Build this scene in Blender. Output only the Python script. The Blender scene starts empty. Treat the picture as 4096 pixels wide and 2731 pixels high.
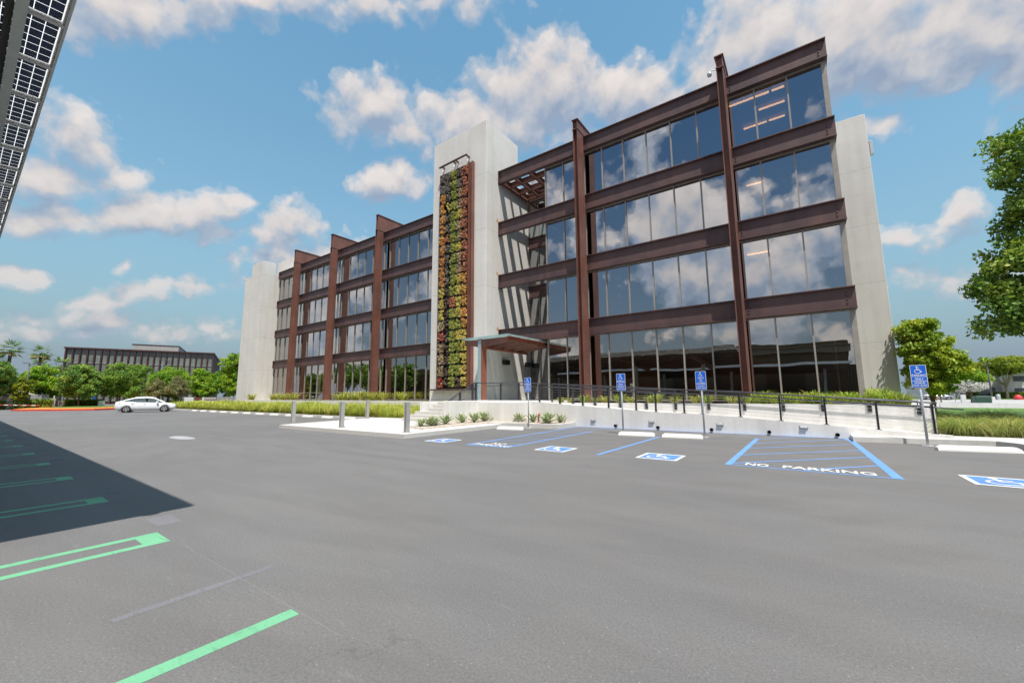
import bpy, math, random
import numpy as np
from mathutils import Vector, Matrix
R_ = math.radians
rng = random.Random(7)
nrng = np.random.default_rng(11)
SC = bpy.context.scene
COL = SC.collection
W = {}                                     # world location of every root / part

# ------------------------------------------------------------------ mesh helper
class MB:
    def __init__(s):
        s.v, s.f, s.m, s.s = [], [], [], []
    def add(s, vs, fs, mi=0, smooth=False):
        b = len(s.v)
        s.v += [tuple(p) for p in vs]
        for f in fs:
            s.f.append(tuple(b + i for i in f)); s.m.append(mi); s.s.append(smooth)
        return s
    def box(s, x0, x1, y0, y1, z0, z1, mi=0):
        v = [(x0,y0,z0),(x1,y0,z0),(x1,y1,z0),(x0,y1,z0),(x0,y0,z1),(x1,y0,z1),(x1,y1,z1),(x0,y1,z1)]
        return s.add(v, [(0,3,2,1),(4,5,6,7),(0,1,5,4),(1,2,6,5),(2,3,7,6),(3,0,4,7)], mi)
    def hexa(s, v, mi=0):
        return s.add(v, [(0,3,2,1),(4,5,6,7),(0,1,5,4),(1,2,6,5),(2,3,7,6),(3,0,4,7)], mi)
    def cbox(s, x0, x1, y0, y1, z0, z1, c=.02, mi=0):
        """box with chamfered vertical and top edges"""
        def ring(d, z):
            return [(x0+c+d,y0+d,z),(x1-c-d,y0+d,z),(x1-d,y0+c+d,z),(x1-d,y1-c-d,z),(x1-c-d,y1-d,z),(x0+c+d,y1-d,z),(x0+d,y1-c-d,z),(x0+d,y0+c+d,z)]
        v = ring(0,z0)+ring(0,z1-c)+ring(c,z1)
        f = [tuple(range(7,-1,-1)), tuple(range(16,24))]
        for k in (0,8):
            for i in range(8):
                j=(i+1)%8; f.append((k+i,k+j,k+8+j,k+8+i))
        return s.add(v, f, mi)
    def ext(s, poly, vec, mi=0):
        n = len(poly); vec = Vector(vec)
        v = [Vector(p) for p in poly]; v2 = [p+vec for p in v]
        nrm = Vector((0,0,0))
        for i in range(n):
            a, b = v[i], v[(i+1)%n]; nrm += a.cross(b)
        fl = nrm.dot(vec) > 0
        f0 = tuple(range(n)); f1 = tuple(range(n,2*n))
        fs = [f0[::-1] if fl else f0, f1 if fl else f1[::-1]]
        for i in range(n):
            j = (i+1)%n
            q = (i,j,n+j,n+i); fs.append(q if fl else q[::-1])
        return s.add([tuple(p) for p in v+v2], fs, mi)
    def flat(s, poly, z=None, mi=0):
        p = [(a[0],a[1],z) if z is not None else tuple(a) for a in poly]
        return s.add(p, [tuple(range(len(p)))], mi)
    def tube(s, p0, p1, r0, r1=None, n=8, mi=0, cap=True, smooth=True):
        return s.path([p0,p1], [r0, r0 if r1 is None else r1], n, mi, cap, smooth)
    def path(s, pts, r, n=8, mi=0, cap=True, smooth=True):
        pts = [Vector(p) for p in pts]
        if not isinstance(r, (list,tuple)): r = [r]*len(pts)
        vs = []; prev = None
        for i, p in enumerate(pts):
            d = (pts[min(i+1,len(pts)-1)] - pts[max(i-1,0)]).normalized()
            if prev is None:
                a = Vector((0,0,1)) if abs(d.z) < .9 else Vector((1,0,0))
                x = d.cross(a).normalized()
            else:
                x = (prev - d*prev.dot(d)).normalized()
            prev = x; y = d.cross(x)
            for k in range(n):
                t = 2*math.pi*k/n
                vs.append(p + x*math.cos(t)*r[i] + y*math.sin(t)*r[i])
        fs = []
        for i in range(len(pts)-1):
            for k in range(n):
                k2 = (k+1)%n
                fs.append((i*n+k, i*n+k2, (i+1)*n+k2, (i+1)*n+k))
        s.add(vs, fs, mi, smooth)
        if cap:
            b = len(s.v)-len(vs)
            s.f.append(tuple(b+k for k in range(n-1,-1,-1))); s.m.append(mi); s.s.append(False)
            b2 = b+(len(pts)-1)*n
            s.f.append(tuple(b2+k for k in range(n))); s.m.append(mi); s.s.append(False)
        return s
    def lathe(s, prof, n=16, c=(0,0,0), mi=0, axis='z', smooth=True):
        vs=[]
        for r,z in prof:
            for k in range(n):
                t=2*math.pi*k/n; a,b=r*math.cos(t),r*math.sin(t)
                q=(a,b,z) if axis=='z' else ((z,a,b) if axis=='x' else (b,z,a))
                vs.append((c[0]+q[0],c[1]+q[1],c[2]+q[2]))
        fs=[]
        for i in range(len(prof)-1):
            for k in range(n):
                k2=(k+1)%n; fs.append((i*n+k,i*n+k2,(i+1)*n+k2,(i+1)*n+k))
        return s.add(vs,fs,mi,smooth)
    def build(s, name, mats, parent=None, local=False):
        me = bpy.data.meshes.new(name)
        off = (0,0,0)
        if parent is not None and not local: off = W.get(parent.name, (0,0,0))
        v = [(p[0]-off[0], p[1]-off[1], p[2]-off[2]) for p in s.v]
        me.from_pydata(v, [], s.f)
        if not isinstance(mats, (list,tuple)): mats = [mats]
        for m in mats: me.materials.append(m)
        me.polygons.foreach_set('material_index', s.m)
        me.polygons.foreach_set('use_smooth', s.s)
        me.update()
        o = bpy.data.objects.new(name, me); COL.objects.link(o)
        if parent is not None:
            o.parent = parent; W[o.name] = off
        return o

def tag(o, label, cat, group=None):
    o['label'] = label; o['category'] = cat
    if group: o['group'] = group
    return o
def root(name, label, cat, loc=(0,0,0), rz=0, group=None):
    o = bpy.data.objects.new(name, None); COL.objects.link(o)
    o.location = loc; o.rotation_euler = (0,0,rz); o.empty_display_size = .3
    W[o.name] = tuple(loc) if rz == 0 else (0,0,0)
    return tag(o, label, cat, group)
def solo(name, mb, m, label, cat, loc=(0,0,0), group=None):
    """a thing that is one mesh, origin at its base"""
    mb.v = [(p[0]-loc[0],p[1]-loc[1],p[2]-loc[2]) for p in mb.v]
    o = mb.build(name, m); o.location = loc
    return tag(o, label, cat, group)
def struct(name, mb, m):
    o = mb.build(name, m); o['kind'] = 'structure'; return o
KIDS = {}
def copy_tree(o, parent=None):
    c = o.copy(); COL.objects.link(c)
    if parent is not None: c.parent = parent
    for ch in [x for x in ALL_CHILD(o)]:
        copy_tree(ch, c)
    return c
def ALL_CHILD(o): return list(o.children)
def put(proto, first, loc, rz=0, sc=1, label=None, group=None):
    o = proto if first else copy_tree(proto)
    o.location = loc; o.rotation_euler = (0,0,rz)
    o.scale = (sc,sc,sc) if not isinstance(sc,(tuple,list)) else sc
    if label: o['label'] = label
    if group: o['group'] = group
    return o

# ------------------------------------------------------------------ materials
def new_mat(name):
    m = bpy.data.materials.new(name); m.use_nodes = True
    nt = m.node_tree; nt.nodes.clear()
    return m, nt, nt.nodes, nt.links
def N(nt, t, **kw):
    n = nt.nodes.new(t)
    for k, v in kw.items(): setattr(n, k, v)
    return n
def ramp(nt, fac, stops, interp='LINEAR'):
    n = N(nt,'ShaderNodeValToRGB'); n.color_ramp.interpolation = interp
    e = n.color_ramp.elements
    while len(e) < len(stops): e.new(.5)
    for i,(p,c) in enumerate(stops):
        e[i].position = p; e[i].color = (c,c,c,1) if not isinstance(c,(tuple,list)) else (*c,1)
    nt.links.new(fac, n.inputs[0]); return n.outputs[0]
def mixc(nt, fac, a, b, bt='MIX'):
    n = N(nt,'ShaderNodeMix', data_type='RGBA', blend_type=bt)
    for s_, x in ((n.inputs[0],fac),(n.inputs[6],a),(n.inputs[7],b)):
        if hasattr(x,'links'): nt.links.new(x, s_)
        elif isinstance(x,(int,float)): s_.default_value = x
        else: s_.default_value = (*x,1)
    return n.outputs[2]
def mth(nt, op, a, b=0., c=0.):
    n = N(nt,'ShaderNodeMath', operation=op)
    for i,x in enumerate((a,b,c)):
        if hasattr(x,'links'): nt.links.new(x, n.inputs[i])
        else: n.inputs[i].default_value = x
    return n.outputs[0]
def coords(nt, scale=(1,1,1), kind='Object', rot=(0,0,0)):
    tc = N(nt,'ShaderNodeTexCoord')
    mp = N(nt,'ShaderNodeMapping'); mp.inputs['Scale'].default_value = scale; mp.inputs['Rotation'].default_value = rot
    nt.links.new(tc.outputs[kind], mp.inputs[0]); return mp.outputs[0]
def wpos(nt, scale=(1,1,1), rot=(0,0,0)):
    g = N(nt,'ShaderNodeNewGeometry')
    mp = N(nt,'ShaderNodeMapping'); mp.inputs['Scale'].default_value = scale; mp.inputs['Rotation'].default_value = rot
    nt.links.new(g.outputs['Position'], mp.inputs[0]); return mp.outputs[0]
def noise(nt, vec, scale, detail=4, rough=.55, dist=0.):
    n = N(nt,'ShaderNodeTexNoise'); n.inputs['Scale'].default_value = scale; n.inputs['Detail'].default_value = detail
    n.inputs['Roughness'].default_value = rough; n.inputs['Distortion'].default_value = dist
    nt.links.new(vec, n.inputs['Vector']); return n.outputs['Fac']
def bump(nt, h, strength, dist=.01):
    b = N(nt,'ShaderNodeBump'); b.inputs['Strength'].default_value = strength; b.inputs['Distance'].default_value = dist
    nt.links.new(h, b.inputs['Height']); return b.outputs[0]
def finish(nt, col, rough=.6, metal=0., nrm=None, spec=.5, extra=None):
    p = N(nt,'ShaderNodeBsdfPrincipled'); o = N(nt,'ShaderNodeOutputMaterial')
    if hasattr(col,'links'): nt.links.new(col, p.inputs['Base Color'])
    else: p.inputs['Base Color'].default_value = (*col,1)
    if hasattr(rough,'links'): nt.links.new(rough, p.inputs['Roughness'])
    else: p.inputs['Roughness'].default_value = rough
    p.inputs['Metallic'].default_value = metal
    p.inputs['Specular IOR Level'].default_value = spec
    if nrm is not None: nt.links.new(nrm, p.inputs['Normal'])
    nt.links.new(p.outputs[0], o.inputs[0]); return p
def sc3(c, k): return tuple(min(1,x*k) for x in c)

def simple(name, c, rough=.55, metal=0., var=.12, scale=6., bmp=0., spec=.5):
    m, nt, _, _ = new_mat(name)
    v = coords(nt)
    n = noise(nt, v, scale, 5, .6)
    col = ramp(nt, n, [(.3, sc3(c,1-var)), (.7, sc3(c,1+var))])
    nr = bump(nt, noise(nt, v, scale*8, 4), bmp) if bmp else None
    finish(nt, col, rough, metal, nr, spec); return m

def concrete(name, c, streak=.16, joints=False, var=.1):
    m, nt, _, _ = new_mat(name)
    g = wpos(nt)
    big = noise(nt, g, .45, 5, .6)
    fine = noise(nt, g, 14, 6, .65)
    st = noise(nt, wpos(nt,(2.6,2.6,.09)), 1.0, 5, .6)
    col = ramp(nt, big, [(.3, sc3(c,1-var)), (.7, sc3(c,1+var))])
    col = mixc(nt, streak*2.2, col, ramp(nt, st, [(.32, (.55,.53,.49)), (.56, (1,1,1))]), 'MULTIPLY')
    col = mixc(nt, .35, col, ramp(nt, fine, [(.3,.78),(.6,1.)]), 'MULTIPLY')
    spots = noise(nt, g, 2.3, 3, .5)
    col = mixc(nt, .22, col, ramp(nt, spots, [(.30,(.72,.71,.7)),(.40,(1,1,1))]), 'MULTIPLY')
    h = fine
    if joints:
        sep = N(nt,'ShaderNodeSeparateXYZ'); nt.links.new(wpos(nt), sep.inputs[0])
        zz = mth(nt,'ABSOLUTE', mth(nt,'SUBTRACT', mth(nt,'FRACT', mth(nt,'DIVIDE', mth(nt,'ADD',sep.outputs[2],1.3), 4.1)), .5))
        line = mth(nt,'LESS_THAN', zz, .0032)
        col = mixc(nt, mth(nt,'MULTIPLY',line,.38), col, (.16,.15,.14))
    finish(nt, col, .85, 0, bump(nt, h, .25, .01), .3); return m

def steel(name, c, c2, rough=.5):
    m, nt, _, _ = new_mat(name)
    g = wpos(nt)
    big = noise(nt, g, .7, 6, .65)
    st = noise(nt, wpos(nt,(1.2,1.2,.12)), 1.6, 5, .6)
    fine = noise(nt, g, 22, 5, .7)
    col = mixc(nt, ramp(nt, big, [(.38,0.),(.66,1.)]), c, c2)
    col = mixc(nt, .45, col, ramp(nt, st, [(.35,.62),(.6,1.15)]), 'MULTIPLY')
    col = mixc(nt, mth(nt,'MULTIPLY',ramp(nt, fine, [(.66,0.),(.74,1.)]),.35), col, (.19,.13,.11))
    finish(nt, col, ramp(nt, fine, [(.3,rough-.1),(.7,rough+.12)]), 0, bump(nt, fine, .12, .004), .45); return m

def glass_mat(name, refl=.5, tint=(.16,.13,.10), gcol=(.80,.82,.85)):
    m, nt, _, L = new_mat(name)
    g = wpos(nt)
    wav = noise(nt, g, .55, 2, .5)
    nr = bump(nt, wav, .25, .013)
    gl = N(nt,'ShaderNodeBsdfGlossy'); gl.inputs['Color'].default_value = (*gcol,1); gl.inputs['Roughness'].default_value = 0.0
    L.new(nr, gl.inputs['Normal'])
    tr = N(nt,'ShaderNodeBsdfTransparent'); tr.inputs[0].default_value = (*tint,1)
    lw = N(nt,'ShaderNodeLayerWeight'); lw.inputs[0].default_value = .25
    fac = mth(nt,'MULTIPLY_ADD', lw.outputs['Fresnel'], .4, refl)
    mx = N(nt,'ShaderNodeMixShader'); L.new(fac, mx.inputs[0]); L.new(tr.outputs[0], mx.inputs[1]); L.new(gl.outputs[0], mx.inputs[2])
    o = N(nt,'ShaderNodeOutputMaterial'); L.new(mx.outputs[0], o.inputs[0]); return m

def foliage(name, cs, trans=.3, rough=.5, noise_scale=.8):
    """leaf colour varies with a per-leaf random value and broad patches of older and younger leaves"""
    m, nt, _, L = new_mat(name)
    at = N(nt,'ShaderNodeAttribute'); at.attribute_name = 'tint'
    nz = noise(nt, coords(nt), noise_scale, 3, .6)
    f = mth(nt,'ADD', mth(nt,'MULTIPLY',at.outputs['Fac'],.62), mth(nt,'MULTIPLY', nz, .5))
    n = len(cs)
    col = ramp(nt, f, [(.15+.7*i/(n-1), c) for i,c in enumerate(cs)])
    p = N(nt,'ShaderNodeBsdfPrincipled'); L.new(col, p.inputs['Base Color']); p.inputs['Roughness'].default_value = rough
    p.inputs['Specular IOR Level'].default_value = .35
    t = N(nt,'ShaderNodeBsdfTranslucent'); L.new(mixc(nt,.5,col,(1.,1.,.35),'MULTIPLY'), t.inputs[0])
    mx = N(nt,'ShaderNodeMixShader'); mx.inputs[0].default_value = trans
    L.new(p.outputs[0], mx.inputs[1]); L.new(t.outputs[0], mx.inputs[2])
    o = N(nt,'ShaderNodeOutputMaterial'); L.new(mx.outputs[0], o.inputs[0]); return m

def emit(name, c, s):
    m, nt, _, L = new_mat(name)
    e = N(nt,'ShaderNodeEmission'); e.inputs[0].default_value = (*c,1); e.inputs[1].default_value = s
    o = N(nt,'ShaderNodeOutputMaterial'); L.new(e.outputs[0], o.inputs[0]); return m

def asphalt():
    m, nt, _, L = new_mat('asphalt')
    g = wpos(nt)
    a = noise(nt, g, .12, 5, .6)
    b = noise(nt, wpos(nt,(.35,1.6,1)), .8, 6, .65)
    c = noise(nt, g, 55, 4, .7)
    d = noise(nt, g, 190, 2, .6)
    col = ramp(nt, a, [(.3,(.155,.149,.148)),(.7,(.190,.183,.178))])
    sep = N(nt,'ShaderNodeSeparateXYZ'); L.new(g, sep.inputs[0])
    br = mth(nt,'MULTIPLY', ramp(nt, mth(nt,'MULTIPLY_ADD',sep.outputs[0],.08,.78), [(0.,0.),(1.,1.)]), ramp(nt, noise(nt,g,.5,4,.6),[(.35,0.),(.7,1.)]))
    col = mixc(nt, mth(nt,'MULTIPLY',br,.5), col, (.175,.150,.128))
    col = mixc(nt, .45, col, ramp(nt, b, [(.33,.80),(.62,1.08)]), 'MULTIPLY')
    sw = N(nt,'ShaderNodeTexWave', wave_type='RINGS', rings_direction='Z'); sw.inputs['Scale'].default_value = .33; sw.inputs['Distortion'].default_value = 5.; sw.inputs['Detail'].default_value = 3.; sw.inputs['Detail Scale'].default_value = .5
    mv = N(nt,'ShaderNodeMapping'); mv.inputs['Location'].default_value = (9,-16,0); L.new(g, mv.inputs[0]); L.new(mv.outputs[0], sw.inputs['Vector'])
    col = mixc(nt, mth(nt,'MULTIPLY', ramp(nt, noise(nt,g,.25,3,.5), [(.42,0.),(.62,1.)]), .16), col, ramp(nt, sw.outputs['Fac'], [(.2,.72),(.5,1.08)]), 'MULTIPLY')
    col = mixc(nt, .8, col, ramp(nt, c, [(.32,.70),(.68,1.2)]), 'MULTIPLY')
    col = mixc(nt, .7, col, ramp(nt, d, [(.34,.62),(.66,1.25)]), 'MULTIPLY')
    # pale stones, worn scuffs, stains
    v = N(nt,'ShaderNodeTexVoronoi'); v.inputs['Scale'].default_value = 17; L.new(g, v.inputs['Vector'])
    col = mixc(nt, mth(nt,'MULTIPLY',mth(nt,'LESS_THAN', v.outputs['Distance'], .085),.55), col, (.33,.32,.31))
    sc = noise(nt, wpos(nt,(.9,5.,1),(0,0,.2)), 1.3, 6, .7)
    col = mixc(nt, ramp(nt, sc, [(.62,0.),(.74,.35)]), col, (.26,.25,.24))
    st = noise(nt, g, .33, 5, .7, .6)
    col = mixc(nt, ramp(nt, st, [(.60,0.),(.74,.38)]), col, (.165,.130,.118))
    dk = noise(nt, g, .9, 3, .5, .3)
    col = mixc(nt, ramp(nt, dk, [(.64,0.),(.80,.26)]), col, (.115,.112,.113))
    # hairline cracks
    vc = N(nt,'ShaderNodeTexVoronoi'); vc.feature='DISTANCE_TO_EDGE'; vc.inputs['Scale'].default_value = .16
    wv = N(nt,'ShaderNodeVectorMath', operation='ADD'); L.new(g, wv.inputs[0])
    nv = N(nt,'ShaderNodeTexNoise'); nv.inputs['Scale'].default_value = .9; nv.inputs['Detail'].default_value = 6; L.new(g, nv.inputs['Vector'])
    sv = N(nt,'ShaderNodeVectorMath', operation='SCALE'); sv.inputs[3].default_value = 1.6; L.new(nv.outputs['Color'], sv.inputs[0]); L.new(sv.outputs[0], wv.inputs[1])
    L.new(wv.outputs[0], vc.inputs['Vector'])
    ck = mth(nt,'MULTIPLY', mth(nt,'LESS_THAN', vc.outputs['Distance'], .0010), ramp(nt, noise(nt,g,.35,3,.5),[(.50,0.),(.62,.22)]))
    col = mixc(nt, ck, col, (.05,.05,.05))
    h = mth(nt,'ADD', mth(nt,'MULTIPLY',c,.6), d)
    finish(nt, col, .78, 0, bump(nt, h, .55, .006), .35); return m

def paint(name, c, wear=.5, thin=0.):
    """road paint: chips and tyre wear let the asphalt underneath show through"""
    m, nt, _, L = new_mat(name)
    g = wpos(nt)
    n1 = noise(nt, g, 5, 8, .75); n2 = noise(nt, g, 70, 4, .75); n3 = noise(nt, wpos(nt,(1.,6.,1.)), 2.2, 5, .7)
    col = mixc(nt, .45, c, ramp(nt, noise(nt,g,1.3,5,.65), [(.3,.72),(.7,1.06)]), 'MULTIPLY')
    gone = mth(nt,'MAXIMUM', mth(nt,'MULTIPLY',ramp(nt, n2, [(.57,0.),(.68,1.)]), wear), mth(nt,'MULTIPLY',ramp(nt, n1, [(.56,0.),(.72,1.)]), wear))
    gone = mth(nt,'MAXIMUM', gone, mth(nt,'MULTIPLY',ramp(nt, n3, [(.60,0.),(.72,1.)]), wear*.7))
    gone = mth(nt,'MINIMUM', mth(nt,'ADD', gone, thin), 1.)
    p = N(nt,'ShaderNodeBsdfPrincipled'); L.new(col, p.inputs['Base Color']); p.inputs['Roughness'].default_value = .75; p.inputs['Specular IOR Level'].default_value = .3
    L.new(bump(nt, n2, .3, .003), p.inputs['Normal'])
    t = N(nt,'ShaderNodeBsdfTransparent'); mx = N(nt,'ShaderNodeMixShader')
    L.new(gone, mx.inputs[0]); L.new(p.outputs[0], mx.inputs[1]); L.new(t.outputs[0], mx.inputs[2])
    o = N(nt,'ShaderNodeOutputMaterial'); L.new(mx.outputs[0], o.inputs[0]); return m

M = {}
M['asphalt'] = asphalt()
M['concrete'] = concrete('board_concrete', (.70,.675,.63), .08, True, .06)
M['concrete_low'] = concrete('site_concrete', (.78,.76,.725), .10, False, .07)
M['plaza'] = concrete('plaza_concrete', (.60,.575,.535), .0, False, .05)
M['kerb'] = concrete('kerb_concrete', (.62,.60,.56), .08, False, .12)
M['steel'] = steel('brown_steel', (.080,.048,.052), (.125,.066,.056))
M['steel_col'] = steel('weathered_column_steel', (.150,.064,.047), (.215,.092,.066))
M['steel_red'] = steel('red_oxide_steel', (.215,.070,.042), (.27,.095,.06))
M['mullion'] = simple('bronze_mullion', (.30,.275,.245), .4, .0, .12, 3)
M['glass'] = glass_mat('tinted_glass', .56, (.36,.26,.165), (.84,.85,.86))
M['glass_ground'] = glass_mat('bronze_glass', .50, (.50,.34,.19), (.86,.83,.78))
M['glass_dim'] = glass_mat('tinted_glass_side', .45, (.22,.17,.12))
M['rail'] = simple('railing_steel', (.060,.060,.070), .38, .3, .2, 5)
M['cable'] = simple('stainless_cable', (.45,.45,.46), .3, .9, .05)
M['bollard'] = simple('bollard_grey', (.36,.355,.34), .5, .0, .08, 4, .05)
M['black'] = simple('black_metal', (.018,.017,.017), .4)
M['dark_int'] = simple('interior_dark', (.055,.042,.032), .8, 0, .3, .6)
M['int_wall'] = simple('interior_wall', (.34,.27,.19), .85, 0, .2, .5)
M['ceiling'] = simple('interior_ceiling', (.30,.27,.23), .85, 0, .1)
M['tube'] = emit('fluorescent_tube', (1.,.74,.46), 3.2)
M['blue'] = paint('blue_paint', (.115,.25,.62), .45)
M['blue_pale'] = paint('blue_line_paint', (.16,.33,.68), .5)
M['white_paint'] = paint('white_paint', (.78,.78,.76), .35)
M['green_paint'] = paint('green_paint', (.175,.45,.255), .42)
M['patch'] = paint('grey_patch', (.245,.238,.255), .6, .28)
M['wheelstop'] = concrete('white_painted_concrete', (.74,.72,.68), .05, False, .06)
M['sign_blue'] = simple('sign_blue', (.008,.14,.66), .35, 0, .04, 3)
M['sign_white'] = simple('sign_white', (.80,.80,.80), .4, 0, .02)
M['galv'] = simple('galvanised_steel', (.46,.49,.52), .42, .25, .12, 12)
M['gravel'] = None
M['aluminium'] = simple('aluminium', (.50,.50,.49), .4, .5, .05)
M['cell'] = simple('solar_cell', (.040,.056,.115), .25, 0, .25, 9)
M['backsheet'] = simple('solar_glass_white', (.72,.74,.76), .3, 0, .03)
M['frosted'] = None
M['bark'] = simple('bark', (.13,.095,.07), .9, 0, .35, 9, .5)
M['bark_pale'] = simple('pale_bark', (.33,.27,.22), .9, 0, .3, 9, .5)
M['soil'] = simple('soil', (.11,.075,.05), .95, 0, .3, 5, .4)
M['mulch'] = simple('orange_mulch', (.62,.25,.05), .95, 0, .3, 4, .5)
M['red_kerb'] = simple('red_kerb_paint', (.55,.055,.05), .6, 0, .2, 3)
M['lawn'] = simple('lawn', (.10,.19,.03), .9, 0, .3, 3, .5)
M['standpipe'] = simple('red_primer_pipe', (.42,.13,.10), .5, 0, .15, 8)
M['white_wall'] = concrete('white_render', (.72,.72,.71), .08, False, .05)
M['grey_wall'] = concrete('grey_render', (.40,.39,.37), .12, False, .06)
M['beige_wall'] = concrete('beige_render', (.52,.47,.40), .12, False, .06)
M['dark_glass'] = simple('far_window', (.06,.075,.085), .12, 0, .3, .5)
M['bld_brown'] = steel('maroon_cladding', (.060,.022,.024), (.085,.032,.032))
M['roof'] = simple('roof_membrane', (.28,.27,.26), .9, 0, .1)

def gravel_mat():
    m, nt, _, L = new_mat('pale_gravel')
    g = wpos(nt)
    v = N(nt,'ShaderNodeTexVoronoi'); v.inputs['Scale'].default_value = 16; L.new(g, v.inputs['Vector'])
    sep = N(nt,'ShaderNodeSeparateColor'); L.new(v.outputs['Color'], sep.inputs[0])
    col = ramp(nt, sep.outputs[0], [(0,(.48,.36,.26)),(.35,(.72,.60,.48)),(.7,(.80,.73,.63)),(1,(.56,.48,.41))])
    col = mixc(nt, .8, col, ramp(nt, v.outputs['Distance'], [(.2,1.),(.75,.45)]), 'MULTIPLY')
    finish(nt, col, .9, 0, bump(nt, mth(nt,'SUBTRACT',1.,v.outputs['Distance']), .9, .04), .3); return m
M['gravel'] = gravel_mat()
def frosted():
    m, nt, _, L = new_mat('frosted_canopy_glass')
    d = N(nt,'ShaderNodeBsdfTranslucent'); d.inputs[0].default_value = (.45,.58,.58,1)
    g = N(nt,'ShaderNodeBsdfPrincipled'); g.inputs['Base Color'].default_value = (.36,.48,.49,1); g.inputs['Roughness'].default_value = .18
    t = N(nt,'ShaderNodeBsdfTransparent'); t.inputs[0].default_value = (.78,.9,.9,1)
    a = N(nt,'ShaderNodeMixShader'); a.inputs[0].default_value = .5; L.new(g.outputs[0],a.inputs[1]); L.new(d.outputs[0],a.inputs[2])
    b = N(nt,'ShaderNodeMixShader'); b.inputs[0].default_value = .35; L.new(a.outputs[0],b.inputs[1]); L.new(t.outputs[0],b.inputs[2])
    o = N(nt,'ShaderNodeOutputMaterial'); L.new(b.outputs[0],o.inputs[0]); return m
M['frosted'] = frosted()
F = {
 'deep':  foliage('leaves_deep_green', [(0.058,0.132,0.034),(0.120,0.248,0.054),(0.244,0.394,0.073),(0.487,0.556,0.100)]),
 'mid':   foliage('leaves_mid_green', [(0.051,0.123,0.024),(0.119,0.236,0.038),(0.224,0.370,0.051),(0.402,0.494,0.070)]),
 'sun':  foliage('leaves_warm_green', [(0.094,0.166,0.024),(0.210,0.332,0.038),(0.399,0.509,0.052),(0.652,0.626,0.086)]),  # warm yellow-green of the leaves themselves
 'park':  foliage('leaves_park_green', [(0.052,0.116,0.021),(0.119,0.232,0.038),(0.224,0.360,0.055),(0.446,0.488,0.074)]),
 'lime':  foliage('leaves_lime_green', [(0.060,0.162,0.016),(0.147,0.315,0.024),(0.295,0.479,0.032),(0.519,0.574,0.040)]),
 'olive': foliage('leaves_olive', [(0.101,0.121,0.044),(0.191,0.212,0.081),(0.302,0.302,0.131),(0.443,0.402,0.201)]),
 'ylw':   foliage('leaves_yellow_green', [(0.078,0.141,0.020),(0.177,0.255,0.028),(0.308,0.377,0.035),(0.493,0.472,0.039)]),
 'hedge': foliage('hedge_leaves', [(0.038,0.088,0.018),(0.096,0.193,0.025),(0.210,0.315,0.035),(0.367,0.438,0.052)]),
 'palm':  foliage('palm_leaves', [(0.076,0.141,0.046),(0.153,0.255,0.071),(0.281,0.383,0.102),(0.510,0.459,0.178)]),
 'grass': foliage('ornamental_grass_blades', [(0.153,0.227,0.041),(0.328,0.416,0.058),(0.590,0.605,0.104),(0.800,0.719,0.264)], .35, .6, .5),
 'grass_dk': foliage('tussock_blades', [(0.078,0.158,0.030),(0.184,0.294,0.049),(0.365,0.433,0.091),(0.729,0.561,0.245)], .3, .6, .6),
 'strap': foliage('strap_leaves', [(0.115,0.184,0.018),(0.253,0.322,0.034),(0.437,0.460,0.081),(0.667,0.598,0.230)], .3, .5, 1.4),
 'strap_grn': foliage('green_strap_leaves', [(0.069,0.161,0.011),(0.161,0.299,0.018),(0.310,0.414,0.034),(0.483,0.483,0.103)], .3, .5, 1.4),
 'agave': foliage('agave_leaves', [(0.116,0.189,0.094),(0.246,0.334,0.160),(0.406,0.478,0.246),(0.609,0.580,0.232)], .08, .45, 2.),
 'blossom': foliage('pale_blossom', [(0.300,0.310,0.270),(0.550,0.550,0.520),(0.700,0.700,0.680),(0.100,0.120,0.050)], .2),
}

# ------------------------------------------------------------------ camera
EYE = 1.5
FOC, PIT, ROL, YAW = 1611.44, .131533, -.0064656, .624689
cy_, sy_ = math.cos(YAW), math.sin(YAW)
fwd = Vector((-sy_*math.cos(PIT), cy_*math.cos(PIT), math.sin(PIT)))
rgt = Vector((cy_, sy_, 0)); upv = rgt.cross(fwd)
cr = rgt*math.cos(ROL) + upv*math.sin(ROL); cu = upv*math.cos(ROL) - rgt*math.sin(ROL)
cam_d = bpy.data.cameras.new('camera'); cam = bpy.data.objects.new('camera', cam_d); COL.objects.link(cam)
mw = Matrix.Identity(4)
for i in range(3):
    mw[i][0], mw[i][1], mw[i][2] = cr[i], cu[i], -fwd[i]
mw.translation = (0,0,EYE)
cam.matrix_world = mw
cam_d.sensor_width = 36; cam_d.sensor_fit = 'HORIZONTAL'; cam_d.lens = 36*FOC/4096
cam_d.clip_end = 3000; cam_d.clip_start = .05
SC.camera = cam
def pix_dir(x, y):                       # direction of a point of the 2352 x 1568 preview (sky layout only)
    k = 4096/2352
    return (cr*((x-1176)*k/FOC) - cu*((y-784)*k/FOC) + fwd).normalized()

# ------------------------------------------------------------------ sun and sky
SUN_AZ, SUN_EL = math.atan2(.766,-.643), R_(66)
sd = Vector((math.sin(SUN_AZ)*math.cos(SUN_EL), math.cos(SUN_AZ)*math.cos(SUN_EL), math.sin(SUN_EL)))
sun_l = bpy.data.lights.new('sun','SUN'); sun = bpy.data.objects.new('sun', sun_l); COL.objects.link(sun)
sun_l.energy = 4.6; sun_l.angle = R_(.55); sun_l.color = (1.,.955,.89)
sun.rotation_euler = (-sd).to_track_quat('-Z','Y').to_euler(); sun.location = (20,-20,60)

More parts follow.
